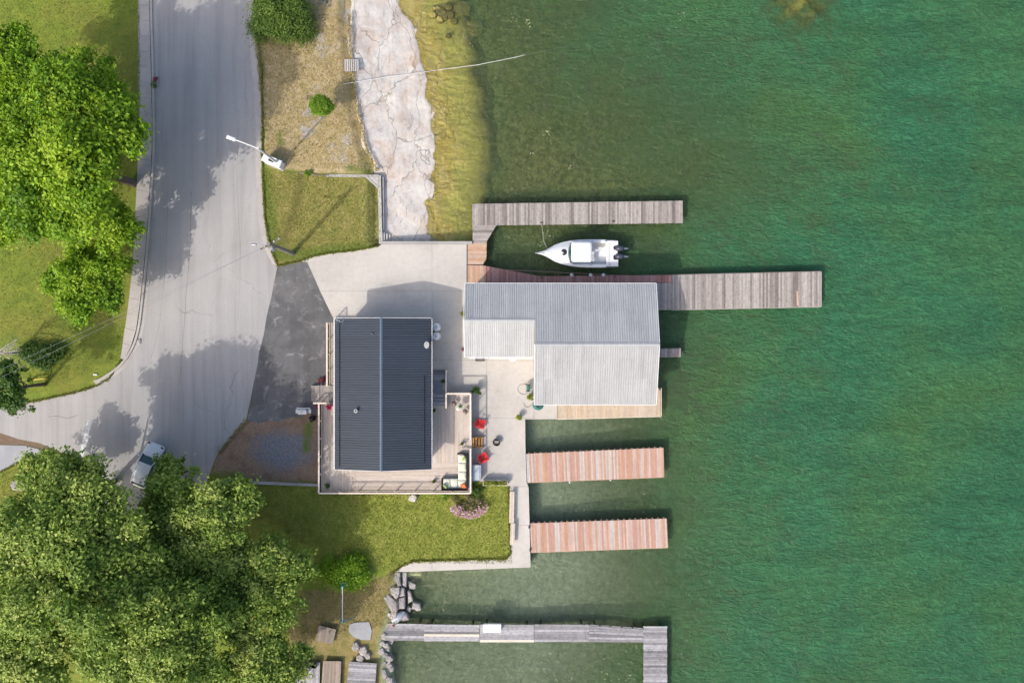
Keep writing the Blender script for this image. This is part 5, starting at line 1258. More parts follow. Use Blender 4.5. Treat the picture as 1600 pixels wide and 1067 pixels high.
MB().tube([(0, 0, 5.7), (-.7, .02, 5.95), (-1.4, .05, 6.0)], .03, 6).build('lamp_arm', M['steel'], up, False)
MB().pillow((-1.6, .05, 5.98), .5, .2, .16).build('lamp_head', M['steel'], up, False)
lp = thing('street_lamp', (*P(437.5, 258)[:2], -.03), 'pale street lamp reaching its arm over the road', 'street lamp')
tp = P(402, 232, 6.0) - Vector(lp.location); he = P(361, 216, 6.25) - Vector(lp.location)
MB().tube([(0, 0, 0), (0, 0, 3), (0, 0, 6.05)], [.14, .12, .10], 12).build('pole', M['pole_lamp'] if 'pole_lamp' in M else M.setdefault('pole_lamp', plain('pale_pole_paint', (.55, .54, .54), .7, 0, .12)), lp, False)
mid = Vector((0, 0, 5.95)).lerp(he, .55) + Vector((0, 0, .12))
MB().tube([(0, 0, 5.9), mid, he - (he - mid) * .12], .07, 8).build('lamp_arm', M['pole_lamp'], lp, False)
hd = (he - mid).normalized(); MB().pillow(he, .85, .34, .2, math.atan2(hd.y, hd.x)).build('lamp_head', M['white'], lp, False)
cb = thing('utility_cabinet', (*P(430.5, 256)[:2], -.03), 'low white utility cabinet at the foot of the street lamp', 'cabinet', rz=R(-23))
MB().box(-.9, .9, -.32, .32, .06, 1.15).build('body', M['white'], cb, False, .02); MB().box(-.94, .94, -.36, .36, 1.152, 1.21).build('lid', M['white'], cb, False, .015); MB().box(-1.0, 1.0, -.42, .42, 0, .06).build('plinth', M['wall_concrete'], cb, False)
MB().box(-.3, .25, -.12, .12, 1.211, 1.235).build('vent', M['dark_metal'], cb, False)
for x in (-.45, .45): MB().box(x - .42, x + .42, -.335, -.322, .15, 1.05).build('door', M['white'], cb, False)
def wire(a, b, sag, label, r=.012):
    a = Vector(a); b = Vector(b); pts = []
    for i in range(25):
        t_ = i / 24; p = a.lerp(b, t_); p.z -= sag * 4 * t_ * (1 - t_); pts.append(p)
    o = MB().tube(pts, r, 5).build('overhead_wire', M['wire'] if 'wire' in M else M.setdefault('wire', plain('pale_cable', (.22, .23, .24), .5, 0, .1)), None); tag(o, label, 'wire', 'overhead wires across the road')
for k, (yy, sgm) in enumerate(((655, .35), (672, .45))):
    kk = (-.92, -.45)[k]; s0 = Vector(up.location) + Vector((ca.x * kk, ca.y * kk, 6.8)); wire(s0, P(-170, yy, 6.9), sgm, 'thin overhead wire running from the utility pole across the road')

# ------------------------------------------------------------------ yard walls, steps, kerbs, pallet, hose
rw = thing('retaining_wall', (*P(593, 330)[:2], -1.0), 'pale timber retaining wall with corner brace round the yard beside bare rock', 'wall')
for a, b, w in (((510, 274.5), (592, 275.5), .24), ((592.5, 274.5), (594.5, 362), .30), ((594.5, 362), (595, 381), .34)):
    p, q = P(*a), P(*b)
    for k, zz in enumerate((-.78, -.55, -.32, -.09)):
        board(rw, M['dark_grey_wood'] if k < 3 else M['rail_grey'] if 'rail_grey' in M else M.setdefault('rail_grey', wood('bleached_timber', [(0, (.42, .39, .36)), (1, (.52, .49, .46))], .25)), p + Vector((0, 0, zz)), q + Vector((0, 0, zz)), w + (.004 * k), .222, 'beam')
board(rw, M['rail_grey'], P(598, 276) + Vector((0, 0, -.3)), P(598.5, 360) + Vector((0, 0, -.3)), .1, .3, 'beam')
pr = [tuple(P(x, y)[:2]) for x, y in [(574, 276.5), (591, 277), (591.5, 293)]]; MB().prism(pr, .0, .045).build('corner_brace', M['rail_grey'], rw)
board(rw, M['rail_grey'], P(572, 276) + Vector((0, 0, .06)), P(591, 294) + Vector((0, 0, .06)), .16, .06, 'beam')
sw = thing('sea_wall', (*P(665, 379)[:2], -1.4), 'grey concrete sea wall between the apron and the bare rock', 'wall')
for i in range(5):
    x0_, x1_ = 597 + i * 28.2, 597 + (i + 1) * 28.2 - .2
    MB().prism([tuple(P(x, y)[:2]) for x, y in [(x0_, 377.2), (x1_, 377.2), (x1_, 381.8), (x0_, 381.8)]], -2.2, .035 + .01 * (i % 2)).build('block', M['wall_concrete'], sw)
ss = thing('stone_steps', (*P(605, 370)[:2], -1.0), 'four pale stone steps going down to the bare rock beside retaining wall', 'steps')
for i in range(4):
    MB().box(PX(597.6 + i * 4.0), PX(600.9 + i * 4.0), PY(377), PY(363.5 + i * .7), -1.1, -.12 - i * .15).build('step', M['concrete'], ss, True, .015)
lk_ = thing('garden_kerb', (*P(430, 754)[:2], -.05), 'long low concrete kerb between gravel parking and shaded lawn', 'kerb')
for i in range(4):
    a = P(362 + i * 34.6, 750.2 + i * 1.3); b = P(362 + (i + 1) * 34.6 - .3, 751.5 + i * 1.3); MB().bar(a + Vector((0, -.12, .08)), b + Vector((0, -.12, .08)), .26, .26).build('kerb_stone', M['wall_concrete'], lk_)
pl = thing('wooden_pallet', (*P(549.5, 103)[:2], -.04), 'grey wooden pallet lying on the verge beside the rock', 'pallet')
for i in range(7): board(pl, M['rail_grey'], P(540 + i * 3.25, 94) + Vector((0, 0, .13)), P(540 + i * 3.25, 112.5) + Vector((0, 0, .13)), .13, .025)
for y in (95, 103, 111.5): board(pl, M['dark_grey_wood'], P(539, y) + Vector((0, 0, .06)), P(560.5, y) + Vector((0, 0, .06)), .1, .1, 'bearer')
hp = [(536.5, 131.5, .12), (560, 128, .05), (600, 121.5, -.25), (640, 116, -.62), (672, 111.5, -.88), (700, 107.5, -.93), (745, 102, -.93), (800, 91, -.94), (850, 80, -1.02), (880, 73.5, -1.2), (908, 67, -1.6)]
tag(MB().tube([P(x, y, z_) for x, y, z_ in hp], .026, 8).build('water_hose', M['offwhite']), 'long white water hose running over the rock into the lake', 'hose')
# driftwood by the yard, fallen branch and yellow rail
def branch(label, pts, r, seed, mat, nm='branch', cat='branch'):
    rn = random.Random(seed); t_ = thing(nm, (*pts[0][:2], pts[0][2] - .05), label, cat); mb = MB(); P0 = [Vector(p) for p in pts]
    mb.tube([p - Vector(t_.location) for p in P0], [r * (1 - .7 * i / len(P0)) for i in range(len(P0))], 6); mb.build('limb', mat, t_, False)
    for k in range(6):
        i = rn.randrange(len(P0)); s_ = P0[i] - Vector(t_.location); MB().tube([s_, s_ + Vector((rn.uniform(-.5, .5), rn.uniform(-.5, .5), rn.uniform(0, .2)))], [r * .4, .01], 5).build('twig', mat, t_, False)
branch('dry grey branch lying at the yard edge by the bright weed', [P(468, 271, .06), P(480, 270, .1), P(495, 274, .08), P(512, 274, .12)], .06, 3, M['pole_wood'])
branch('crooked fallen branch on the road edge by the gravel', [P(337, 700, .05), P(345, 702, .06), P(352, 692, .05)], .04, 4, M['dead_bark'])
tag(MB().bar(P(45, 594, .5), P(73, 591.5, .5), .1, .12).bar(P(48, 594, -.02), P(48, 594, .5), .1, .1, (1, 0, 0)).bar(P(70, 592, -.02), P(70, 592, .5), .1, .1, (1, 0, 0)).build('barrier_rail', plain('yellow_paint', (.62, .42, .06), .6)), 'low yellow barrier rail on the park grass near the road', 'barrier')
tag(MB().bar(P(146, 585, .02), P(152, 585.5, .02), .12, .14).build('marker_post', M['white']), 'short white marker lying at the end of the kerb', 'marker')

# ------------------------------------------------------------------ stones
M['stone'] = None
g = G('quarry_stone'); n1 = g.noise(g.pos, 1.4, 6, .7); r_ = g.rand()
c = g.mix(1, g.ramp(n1, [(.25, (.22, .195, .18)), (.5, (.36, .325, .305)), (.75, (.47, .44, .42))]), g.ramp(r_, [(0, .8), (.5, 1.0), (1, 1.25)]), 'MULTIPLY'); M['stone'] = g.done(c, .9, g.bump(g.noise(g.pos, 9, 5, .7), .4, .03))
g = G('algae_stone'); n1 = g.noise(g.pos, 2, 6, .7); M['wet_stone'] = g.done(g.ramp(n1, [(.3, (.20, .17, .04)), (.7, (.38, .32, .10))]), .8)
def stone_mb(poly, z0, z1, seed, local=None):
    rn = random.Random(seed); c = Vector((sum(p[0] for p in poly) / len(poly), sum(p[1] for p in poly) / len(poly))); pts = []
    n = len(poly)
    for i in range(n):
        a, b = Vector(poly[i]), Vector(poly[(i + 1) % n])
        for k in range(3): q = a.lerp(b, k / 3) + Vector((rn.uniform(-.04, .04), rn.uniform(-.04, .04))); pts.append(q)
    if sum(pts[i].x * pts[(i + 1) % len(pts)].y - pts[(i + 1) % len(pts)].x * pts[i].y for i in range(len(pts))) < 0: pts = pts[::-1]
    def ring(s, z, dz): return [(c.x + (p.x - c.x) * s, c.y + (p.y - c.y) * s, z + rn.uniform(-dz, dz)) for p in pts]
    return MB().loft([ring(1.0, z0, 0), ring(1.04, (z0 + z1) / 2, .04), ring(.99, z1 - .09, .03), ring(.88, z1, .035), ring(.45, z1 + .03, .03), ring(.05, z1 + .03, 0)], True, True, False)
rr1 = thing('riprap_bank', (*P(625, 930)[:2], -1.6), 'bank of large grey quarry stones between sea wall and old dock', 'stone bank')
ST1 = [([(617, 893), (625, 894), (626, 915), (622, 917), (615, 903)], .0), ([(627.5, 893.5), (636, 893), (635, 917), (629, 915)], -.35), ([(637.5, 907), (650, 913), (649, 920), (639, 921)], -.86), ([(609, 917), (624.5, 916.5), (623.5, 930), (619, 937), (611, 929)], .02),
       ([(626, 917), (631.5, 919), (632.5, 931), (623, 933)], -.30), ([(636, 923), (641, 924), (645.5, 938), (637, 944)], -.6), ([(598, 934), (606, 928), (618, 938.5), (621, 941), (620, 955), (611, 957), (606, 945)], .06), ([(622.5, 934), (632.5, 932.5), (632, 951), (621.5, 952)], -.25),
       ([(645, 941), (656, 943), (658, 953), (653, 955), (643, 951)], -.55), ([(606, 957), (619, 954), (620, 962), (612, 968), (605, 963)], .0), ([(624, 957), (634, 957), (639.5, 968), (630, 972), (622, 971)], -.45), ([(637, 946), (644, 950), (640, 957), (634, 952)], -.8)]
for k, (pl_, zt) in enumerate(ST1): stone_mb([tuple(P(x, y, zt)[:2]) for x, y in pl_], -2.0, zt, 100 + k).build('stone', M['stone'], rr1)
rr2 = thing('riprap_bank', (*P(605, 1030)[:2], -1.6), 'bank of rubble stones beside the old silver platform', 'stone bank'); rn = random.Random(71)
for k in range(20):
    cx_, cy_ = rn.uniform(592, 614), 992 + k * 4.3 + rn.uniform(-2, 2); r0 = rn.uniform(4.5, 8); m = rn.choice((5, 6)); zt = .05 - .022 * (cx_ - 590) + rn.uniform(-.1, .1)
    stone_mb([tuple(P(cx_ + r0 * math.cos(6.283 * i / m + k) * rn.uniform(.8, 1.2), cy_ + r0 * math.sin(6.283 * i / m + k) * rn.uniform(.7, 1.1), zt)[:2]) for i in range(m)], -2.0, zt, 200 + k).build('stone', M['stone'], rr2)
for k, (cx_, cy_) in enumerate(((556, 1009), (568, 1016), (575, 1023), (563, 1028))):
    r0 = rn.uniform(5, 7); stone_mb([tuple(P(cx_ + r0 * math.cos(1.05 * i + k), cy_ + r0 * 1.2 * math.sin(1.05 * i + k))[:2]) for i in range(6)], -.3, .25, 240 + k).build('stone', M['stone'], rr2)
def boulder(label, px, py, rx, ry, h, seed, z=0, mat=None, group=None):
    rn = random.Random(seed); c = P(px, py, z + h / 2); pts = [(c.x + rx * math.cos(R(a)) * rn.uniform(.8, 1.1), c.y + ry * math.sin(R(a)) * rn.uniform(.8, 1.1)) for a in range(0, 360, 45)]
    return tag(stone_mb(pts, z - .25, z + h, seed).build('boulder', mat or M['stone'], None), label, 'boulder', group)
boulder('pale square boulder on the lawn against the deck edge', 645, 778, .42, .42, .5, 5, 0, M['concrete'])
boulder('pale grey pointed boulder on the grass by the side driveway', 33, 757, .95, .62, .8, 6)
boulder('small grey boulder beside the garden kerb under the maple', 352, 759, .45, .5, .4, 7)
boulder('brown drain stone lodged in the kerb bend', 218, 533, .22, .3, .1, 8)
for k, (x, y, s_) in enumerate(((690, 20, .6), (700, 12, .5), (683, 14, .45), (703, 24, .55), (694, 28, .45), (687, 31, .4), (722, 14, 1.0), (740, 43, 1.1), (710, 34, .4), (858, 42, .9), (700, 57, .3), (676, 24, .4))):
    boulder('yellowish boulder lying under the shallow water near the rock shore', x, y, s_, s_ * .8, .28, 300 + k, float(max(bedrock_z(x, y), ZW - 1.3)), M['wet_stone'], 'submerged boulders off the rock shore')

# ------------------------------------------------------------------ patio things
M['red_paint'] = plain('red_plastic', (.62, .012, .018), .45, 0, .08)
def adirondack(label, px, py, rz):
    t_ = thing('garden_chair', (*P(px, py, .3)[:2], .002), label, 'chair', 'red chairs on the patio', rz)
    for i in range(5): MB().bar((-.22 + i * .115, -.27, .36 - .028 * i + 0), (-.22 + i * .115, .27, .36 - .028 * i), .105, .025).build('seat_slat', M['red_paint'], t_, False) if False else MB().bar((.30 - i * .115, -.27, .36 - .03 * i), (.30 - i * .115, .27, .36 - .03 * i), .105, .025).build('seat_slat', M['red_paint'], t_, False)
    for i in range(5):
        y = (-.24 + i * .12); L = .82 - abs(i - 2) * .06; MB().bar((-.24, y, .22), (-.24 - L * .45, y * 1.1, .22 + L * .9), .11, .022, (1, 0, .4)).build('back_slat', M['red_paint'], t_, False)
    for s_ in (1, -1):
        MB().box(-.42, .38, s_ * .36 - .07, s_ * .36 + .07, .53, .56).build('armrest', M['red_paint'], t_, False)
        MB().box(.26, .33, s_ * .34 - .03, s_ * .34 + .03, 0, .53).build('leg', M['red_paint'], t_, False); MB().bar((.28, s_ * .30, .30), (-.55, s_ * .30, .04), .035, .11).build('leg', M['red_paint'], t_, False)
adirondack('red slatted garden chair nearer the bistro end of the deck', 752, 662, R(-14)); adirondack('red slatted garden chair next to the white storage chest', 756.5, 714, R(28))
fp = thing('fire_pit', (*P(776, 690)[:2], .002), 'round dark fire pit with split logs on the patio', 'fire pit')
MB().lathe([(.20, .0), (.24, .12), (.34, .30), (.38, .36), (.36, .37), (.28, .25), (.10, .22)], 24).build('bowl', M['dark_metal'], fp, False)
for k in range(4): MB().tube([(-.2, -.12 + .08 * k, .30 + .03 * (k % 2)), (.2, -.05 + .05 * k, .33)], .04, 7).build('log', M['dead_bark'] if k % 2 else M['timber'], fp, False)
for k in range(3): a = k * 2.09; MB().bar((.2 * math.cos(a), .2 * math.sin(a), .12), (.3 * math.cos(a), .3 * math.sin(a), 0), .04, .04).build('leg', M['dark_metal'], fp, False)
ch = thing('storage_chest', (*P(745, 738, .6)[:2], .002), 'white lidded storage chest standing against the deck', 'storage chest')
w_, l_ = .40, .72; M['chest'] = plain('pale_grey_plastic', (.56, .58, .61), .5, 0, .05)
MB().box(-w_, w_, -l_, l_, .03, .66).build('body', M['chest'], ch, False, .02); MB().box(-w_ - .02, w_ + .02, -l_ - .02, l_ + .02, .665, .73).build('lid', M['chest'], ch, False, .02); MB().box(w_ - .0, w_ + .05, -.1, .1, .58, .64).build('handle', M['black'], ch, False)
for x in (-w_ + .08, w_ - .08):
    for y in (-l_ + .08, l_ - .08): MB().box(x - .05, x + .05, y - .05, y + .05, 0, .03).build('foot', M['black'], ch, False)
pb = thing('planter_box', (*P(773.5, 754.5)[:2], -.03), 'long pale planter box full of green plants at the lawn corner', 'planter')
x0_, x1_, y0_, y1_ = PX(754.5, .6) - pb.location.x, PX(793, .6) - pb.location.x, PY(758.8, .6) - pb.location.y, PY(750.5, .6) - pb.location.y
for a in ((x0_, x1_, y0_, y0_ + .05), (x0_, x1_, y1_ - .05, y1_), (x0_, x0_ + .05, y0_ + .05, y1_ - .05), (x1_ - .05, x1_, y0_ + .05, y1_ - .05)): MB().box(*a, 0, .62).build('side_board', M['rail_wood'], pb, False)
MB().box(x0_ + .05, x1_ - .05, y0_ + .05, y1_ - .05, .02, .52).build('soil', M['soil'], pb, False)
rn = random.Random(77); cl = [(rn.uniform(x0_ + .15, x1_ - .15), rn.uniform(y0_ + .12, y1_ - .12), .6 + rn.random() * .12, .13, rn.uniform(.2, .9)) for _ in range(34)]
C, Nn, sz, Tn, r_ = clump_leaves(cl, 3200, .045, 78); link_mesh('foliage', leaf_mesh('foliage', C, Nn, sz, Tn, r_), M['leaf_yellow'], pb)
for lb, y0_, y1_, x_ in (('long plank bench on the lawn edge, nearer the planter box', 768, 816.5, 799), ('long plank bench on the lawn edge, at the far end from the planter', 817.5, 851, 800.2)):
    t_ = thing('plank_bench', (*P(x_, (y0_ + y1_) / 2, .45)[:2], 0), lb, 'bench', 'plank benches along the lawn edge'); L_ = (y1_ - y0_) * S / 2
    for k in range(3): board(t_, M['sand_wood'] if False else M['deck_wood'], Vector(t_.location) + Vector((-.15 + .15 * k, -L_, .43)), Vector(t_.location) + Vector((-.15 + .15 * k + .08, L_, .43)), .14, .045, 'seat_board')
    for yy in (-L_ + .3, 0, L_ - .3): MB().box(-.18, .2, yy - .05, yy + .05, 0, .41).build('leg', M['deck_wood'], t_, False)
# corner sofa
so = thing('corner_sofa', (*P(715, 745, ZD)[:2], ZD), 'black wicker corner sofa with cream cushions on the deck', 'sofa')
def L2(px, py, z=1.2): p = P(px, py, z) - Vector(so.location); return p.x, p.y
M['wicker'] = plain('black_wicker', (.02, .019, .02), .8, 0, .4, 30); M['cream'] = plain('cream_fabric', (.62, .62, .50), .95, 0, .06, 12); M['lime_fabric'] = plain('lime_fabric', (.40, .52, .14), .95, 0, .12, 14); M['orange_fabric'] = plain('orange_fabric', (.62, .17, .06), .95, 0, .12, 14)
ax0, ay0 = L2(716, 709); ax1, ay1 = L2(731, 765.5); bx0, by0 = L2(690, 747)
MB().box(ax0, ax1, ay1, ay0, .05, .30).build('base', M['wicker'], so, False); MB().box(bx0, ax0 - .003, ay1, by0, .05, .30).build('base', M['wicker'], so, False)
MB().box(ax1 - .12, ax1, ay1, ay0, .302, .72).build('backrest', M['wicker'], so, False, .03); MB().box(bx0, ax1 - .125, ay1, ay1 + .13, .302, .72).build('backrest', M['wicker'], so, False, .03)
arm = [(ax0 - .02 + (ax1 - ax0) * (1 - math.cos(R(a))) * 1.0, ay0 - .05 + .16 * math.sin(R(min(a, 90))) * 1.0 - (.35 * (a / 90) ** 3), .62) for a in range(0, 91, 15)]
MB().tube([(ax0 - .05, ay0 + .02, .62)] + [(ax0 + (ax1 - ax0) * t, ay0 + .12 - .55 * t ** 3, .64) for t in (.15, .35, .55, .75, .95)], .09, 8).build('armrest', M['wicker'], so, False)
MB().box(bx0 - .02, bx0 + .09, ay1, by0, .302, .58).build('armrest', M['wicker'], so, False, .03)
cw_ = (ax1 - .14 - ax0); nC = 4; Lh = (ay0 - .02 - (ay1 + .15)) / nC
for k in range(nC): MB().pillow((ax0 + cw_ / 2, ay1 + .15 + Lh * (k + .5), .39), cw_, Lh - .015, .2).build('seat_cushion', M['cream'], so, False)
Lw = (ax0 - bx0 - .1) / 2
for k in range(2): MB().pillow((bx0 + .1 + Lw * (k + .5), (ay1 + .14 + by0) / 2, .39), Lw - .015, by0 - ay1 - .15, .2).build('seat_cushion', M['cream'], so, False)
MB().pillow((ax1 - .38, ay0 - .42, .56), .16, .5, .5, R(-35), R(25)).build('throw_pillow', M['lime_fabric'], so, False); MB().pillow((bx0 + .36, ay1 + .42, .56), .5, .16, .5, R(-50), 0).build('throw_pillow', M['lime_fabric'], so, False)
MB().pillow((ax1 - .42, ay1 + .40, .54), .55, .5, .2, R(20), R(-18)).build('throw_pillow', M['orange_fabric'], so, False)
# bistro set
def bistro_chair(label, px, py, rz):
    t_ = thing('bistro_chair', (*P(px, py, 1.2)[:2], ZD), label, 'chair', 'bistro set on the deck', rz); m = M['bronze'] if 'bronze' in M else M.setdefault('bronze', plain('bronze_metal', (.14, .10, .08), .5, .3, .2))
    MB().lathe([(.2, .42), (.22, .44), (.21, .46), (.05, .465)], 16).build('seat', m, t_, False)
    MB().tube([(-.2, -.2, .45), (-.26, -.2, .8), (-.28, 0, .92), (-.26, .2, .8), (-.2, .2, .45)], .022, 6).build('backrest', m, t_, False)
    for k in range(3): MB().tube([(-.21, -.1 + .1 * k, .46), (-.27, -.1 + .1 * k, .88)], .014, 5).build('spindle', m, t_, False)
    for a in (45, 135, 225, 315): MB().tube([(.17 * math.cos(R(a)), .17 * math.sin(R(a)), .43), (.23 * math.cos(R(a)), .23 * math.sin(R(a)), 0)], .016, 6).build('leg', m, t_, False)
bistro_chair('bronze metal bistro chair between the small table and the stairs', 710, 630.5, R(-25)); bistro_chair('bronze metal bistro chair between the small table and the outer railing', 726.5, 642.5, R(150))
bt = thing('bistro_table', (*P(718, 636, 1.4)[:2], ZD), 'small round glass bistro table with a potted plant on it', 'table')
MB().lathe([(.33, .70), (.345, .715), (.33, .73), (.02, .732)], 24).build('table_top', plain('frosted_glass_top', (.42, .42, .36), .2, 0, .15), bt, False)
MB().tube([(0, 0, .03), (0, 0, .7)], .03, 8).build('pedestal', M['bronze'], bt, False); MB().lathe([(.2, 0), (.2, .03), (.04, .05)], 16).build('base', M['bronze'], bt, False)
# potted plants
def pot_plant(label, px, py, z, r, h, mat, pot='pot_dark', spread=1.3, leaf=.055, seed=1, name='potted_plant', spiky=False, ph=None):
    ph = ph or r * 1.5; t_ = thing(name, (*P(px, py, z + ph)[:2], z + .002), label, 'potted plant')
    MB().lathe([(r * .7, 0), (r * .95, ph * .9), (r * 1.05, ph * .92), (r * 1.05, ph), (r * .9, ph), (r * .86, ph * .9), (.02, ph * .9)], 16).build('pot', M[pot], t_, False)
    rn = random.Random(seed)
    if spiky:
        mb = MB()
        for k in range(26):
            a = rn.uniform(0, 6.283); L = h * rn.uniform(.7, 1.1); e = rn.uniform(.3, 1.1); mb.add([(.02 * math.cos(a + 1.57), .02 * math.sin(a + 1.57), ph * .9), (L * .5 * math.cos(a) * math.cos(e), L * .5 * math.sin(a) * math.cos(e), ph + L * .6 * math.sin(e)), (L * math.cos(a) * math.cos(e), L * math.sin(a) * math.cos(e), ph + L * .8 * math.sin(e)), (-.02 * math.cos(a + 1.57), -.02 * math.sin(a + 1.57), ph * .9)], [(0, 1, 2, 3)])
        me = mb.mesh('foliage'); at = me.attributes.new('tint', 'FLOAT', 'POINT'); at.data.foreach_set('value', np.random.RandomState(seed).rand(len(me.vertices)).astype(np.float32)); link_mesh('foliage', me, mat, t_)
    else:
        cl = [(rn.gauss(0, r * spread * .45), rn.gauss(0, r * spread * .45), ph + h * rn.uniform(.2, .9), r * spread * .42, rn.uniform(.2, .9)) for _ in range(14)]
        C, Nn, sz, Tn, r_ = clump_leaves(cl, 60 / (r * spread * .42) ** 2, leaf, seed); link_mesh('foliage', leaf_mesh('foliage', C, Nn, sz, Tn, r_), mat, t_)
    return t_
PPL = [('bushy green potted plant on the patio beside the deck corner', 745, 610, 0, .24, .35, 'leaf_dark', 'pot_dark', 1.5, .06, 0), ('yellow green potted plant at the corner of the sea wall', 811, 651.5, 0, .2, .3, 'leaf_yellow', 'terracotta', 1.4, .06, 0),
       ('yellow green potted plant between the two hoses by the boathouse', 829, 619.5, 0, .2, .3, 'leaf_yellow', 'pot_dark', 1.4, .06, 0), ('leafy potted plant at the boathouse corner by the apron', 724, 491, 0, .16, .5, 'leaf_yellow', 'pot_dark', 1.3, .05, 0),
       ('dry brown potted plant under the low boathouse eave', 724.5, 546, 0, .16, .25, 'petal_red', 'pot_dark', 1.2, .05, 0), ('spiky potted plant on the deck at the sofa end', 722, 693, ZD, .14, .55, 'leaf_mid', 'pot_dark', 1, .05, 1),
       ('spiky potted plant on the deck near the cream cushions', 678, 752, ZD, .16, .5, 'leaf_mid', 'pot_dark', 1, .05, 1), ('round dark planter in the deck corner by the garden kerb', 512, 759, ZD, .2, .2, 'leaf_dark', 'pot_dark', 1.0, .05, 0),
       ('magenta flowers in a pot on the deck by the entrance', 514, 635, ZD, .17, .25, 'petal_magenta', 'pot_dark', 1.6, .06, 0), ('magenta flowers in a pot on the driveway below the railing', 497.5, 635, .02, .16, .25, 'petal_magenta', 'pot_dark', 1.5, .06, 0),
       ('small dark potted plant on the stair landing', 692, 596, .48, .13, .2, 'leaf_dark', 'pot_dark', 1.3, .05, 0), ('small dark potted plant on the deck against the cottage wall', 678, 641, ZD, .12, .2, 'leaf_dark', 'pot_dark', 1.3, .05, 0),
       ('tiny green plant in a bowl on the bistro table', 719, 635.5, ZD + .73, .09, .1, 'leaf_mid', 'white', 1.2, .03, 0)]
for k, (lb, px, py, z_, r0, h0, mt, pt, sp_, lf, sk) in enumerate(PPL): pot_plant(lb, px, py, z_, r0, h0, M[mt], pt, sp_, lf, 400 + k, spiky=bool(sk))
# hoses and reels by the boathouse
M['hose_green'] = plain('green_hose', (.02, .14, .12), .5, 0, .2); M['hose_grey'] = plain('grey_green_hose', (.22, .25, .21), .6, 0, .1)
hr = thing('hose_reel', (*P(826, 606, .4)[:2], .002), 'dark green hose reel with a loop of hose lying on concrete', 'hose reel')
MB().tube([(-.05, -.3, .45), (-.05, .3, .45)], .16, 14).build('drum', M['hose_green'], hr, False)
for s_ in (1, -1): MB().lathe([(.24, -.02), (.24, .02)], 18).build('disc', M['pot_dark'], hr, False).matrix_local = Matrix.Translation((-.05, s_ * .31, .45)) @ Matrix.Rotation(R(90), 4, 'X')
for s_ in (1, -1): MB().bar((-.05, s_ * .35, .45), (-.25, s_ * .35, 0), .04, .04).bar((-.05, s_ * .35, .45), (.15, s_ * .35, 0), .04, .04).build('leg', M['dark_metal'], hr, False)
MB().tube([(-.05 - .45 + .55 * math.cos(R(a)), -.15 + .5 * math.sin(R(a)), .02) for a in range(40, 380, 12)], .02, 6).build('hose', M['hose_grey'], hr, False)
hc = thing('hose_coil', (*P(841, 632.5, .4)[:2], .002), 'thick coil of green hose at the boathouse corner', 'hose')
mb = MB()
for k in range(4):
    mb2 = MB().tube([((.5 - .07 * k) * math.cos(R(a)), (.5 - .07 * k) * math.sin(R(a)), .06 + .07 * k) for a in range(0, 361, 12)], .05, 7, False); mb2.build('loop', M['hose_green'], hc, False)
MB().tube([(-.5, .1, .05), (-.9, -.25, .03), (-1.3, -.2, .03), (-1.4, .15, .03)], .022, 6).build('tail', M['hose_grey'], hc, False)
wt = thing('round_table', (*P(801, 557.5, .75)[:2], .002), 'round white table half under the low boathouse eave', 'table')
wt.location.y -= .02; MB().lathe([(.40, .71), (.42, .725), (.41, .745), (.02, .75)], 24).build('table_top', M['white'], wt, False); MB().tube([(0, 0, .04), (0, 0, .71)], .035, 8).build('pedestal', M['white'], wt, False); MB().lathe([(.24, 0), (.24, .03), (.05, .06)], 16).build('base', M['white'], wt, False)
be = thing('slat_bench', (*P(750, 561, .45)[:2], .002), 'small black slatted bench under the low boathouse eave', 'bench')
for k in range(3): MB().box(-.45, .45, -.2 + .14 * k, -.09 + .14 * k, .40, .43).build('seat_slat', M['black'], be, False)
for x in (-.38, .38): MB().box(x - .03, x + .03, -.18, .18, 0, .40).build('leg', M['black'], be, False)
# barbecue
bq_ = thing('barbecue', (*P(473, 643, .9)[:2], .02), 'barbecue with white lid and side shelves standing on the driveway', 'barbecue')
hoods = []
for y, z_ in ((-.26, .78), (-.26, .98), (-.16, 1.10), (.0, 1.13), (.16, 1.08), (.22, .95), (.22, .78)): hoods.append([(-.40, y, z_), (.40, y, z_)])
hm = MB().loft(hoods); hm.add([h[0] for h in hoods], [tuple(range(6, -1, -1))]); hm.add([h[1] for h in hoods], [tuple(range(7))]); hm.build('lid', M['offwhite'], bq_, False)
MB().box(-.40, .40, -.25, .22, .6, .775).build('firebox', M['dark_metal'], bq_, False); MB().box(-.72, -.42, -.18, .22, .74, .77).build('side_shelf', M['steel'], bq_, False); MB().box(.42, .76, -.18, .22, .74, .77).build('side_shelf', M['steel'], bq_, False)
MB().tube([(-.30, .27, .92), (.30, .27, .92)], .02, 6).build('handle', M['white'], bq_, False); MB().box(-.62, .70, .30, .36, .78, .83).build('tool_rail', M['white'], bq_, False); MB().lathe([(.04, 1.12), (.04, 1.15), (.0, 1.16)], 10).build('gauge', M['black'], bq_, False)
for x in (-.36, .36):
    for y in (-.2, .18): MB().box(x - .025, x + .025, y - .025, y + .025, 0, .6).build('leg', M['dark_metal'], bq_, False)
bg_ = MB(); rn = random.Random(5); rg = []
for r0, z_ in ((.24, 0), (.30, .12), (.28, .3), (.16, .44), (.05, .5)): rg.append([(r0 * math.cos(R(a)) * rn.uniform(.8, 1.2), r0 * math.sin(R(a)) * rn.uniform(.8, 1.2), z_ + rn.uniform(-.03, .03) * (z_ > 0)) for a in range(0, 360, 30)])
o = bg_.loft(rg, True, True).build('rubbish_bag', plain('black_plastic_bag', (.012, .012, .016), .3), None); o.location = (*P(489, 654)[:2], .02); tag(o, 'black plastic rubbish bag beside the barbecue', 'bag')
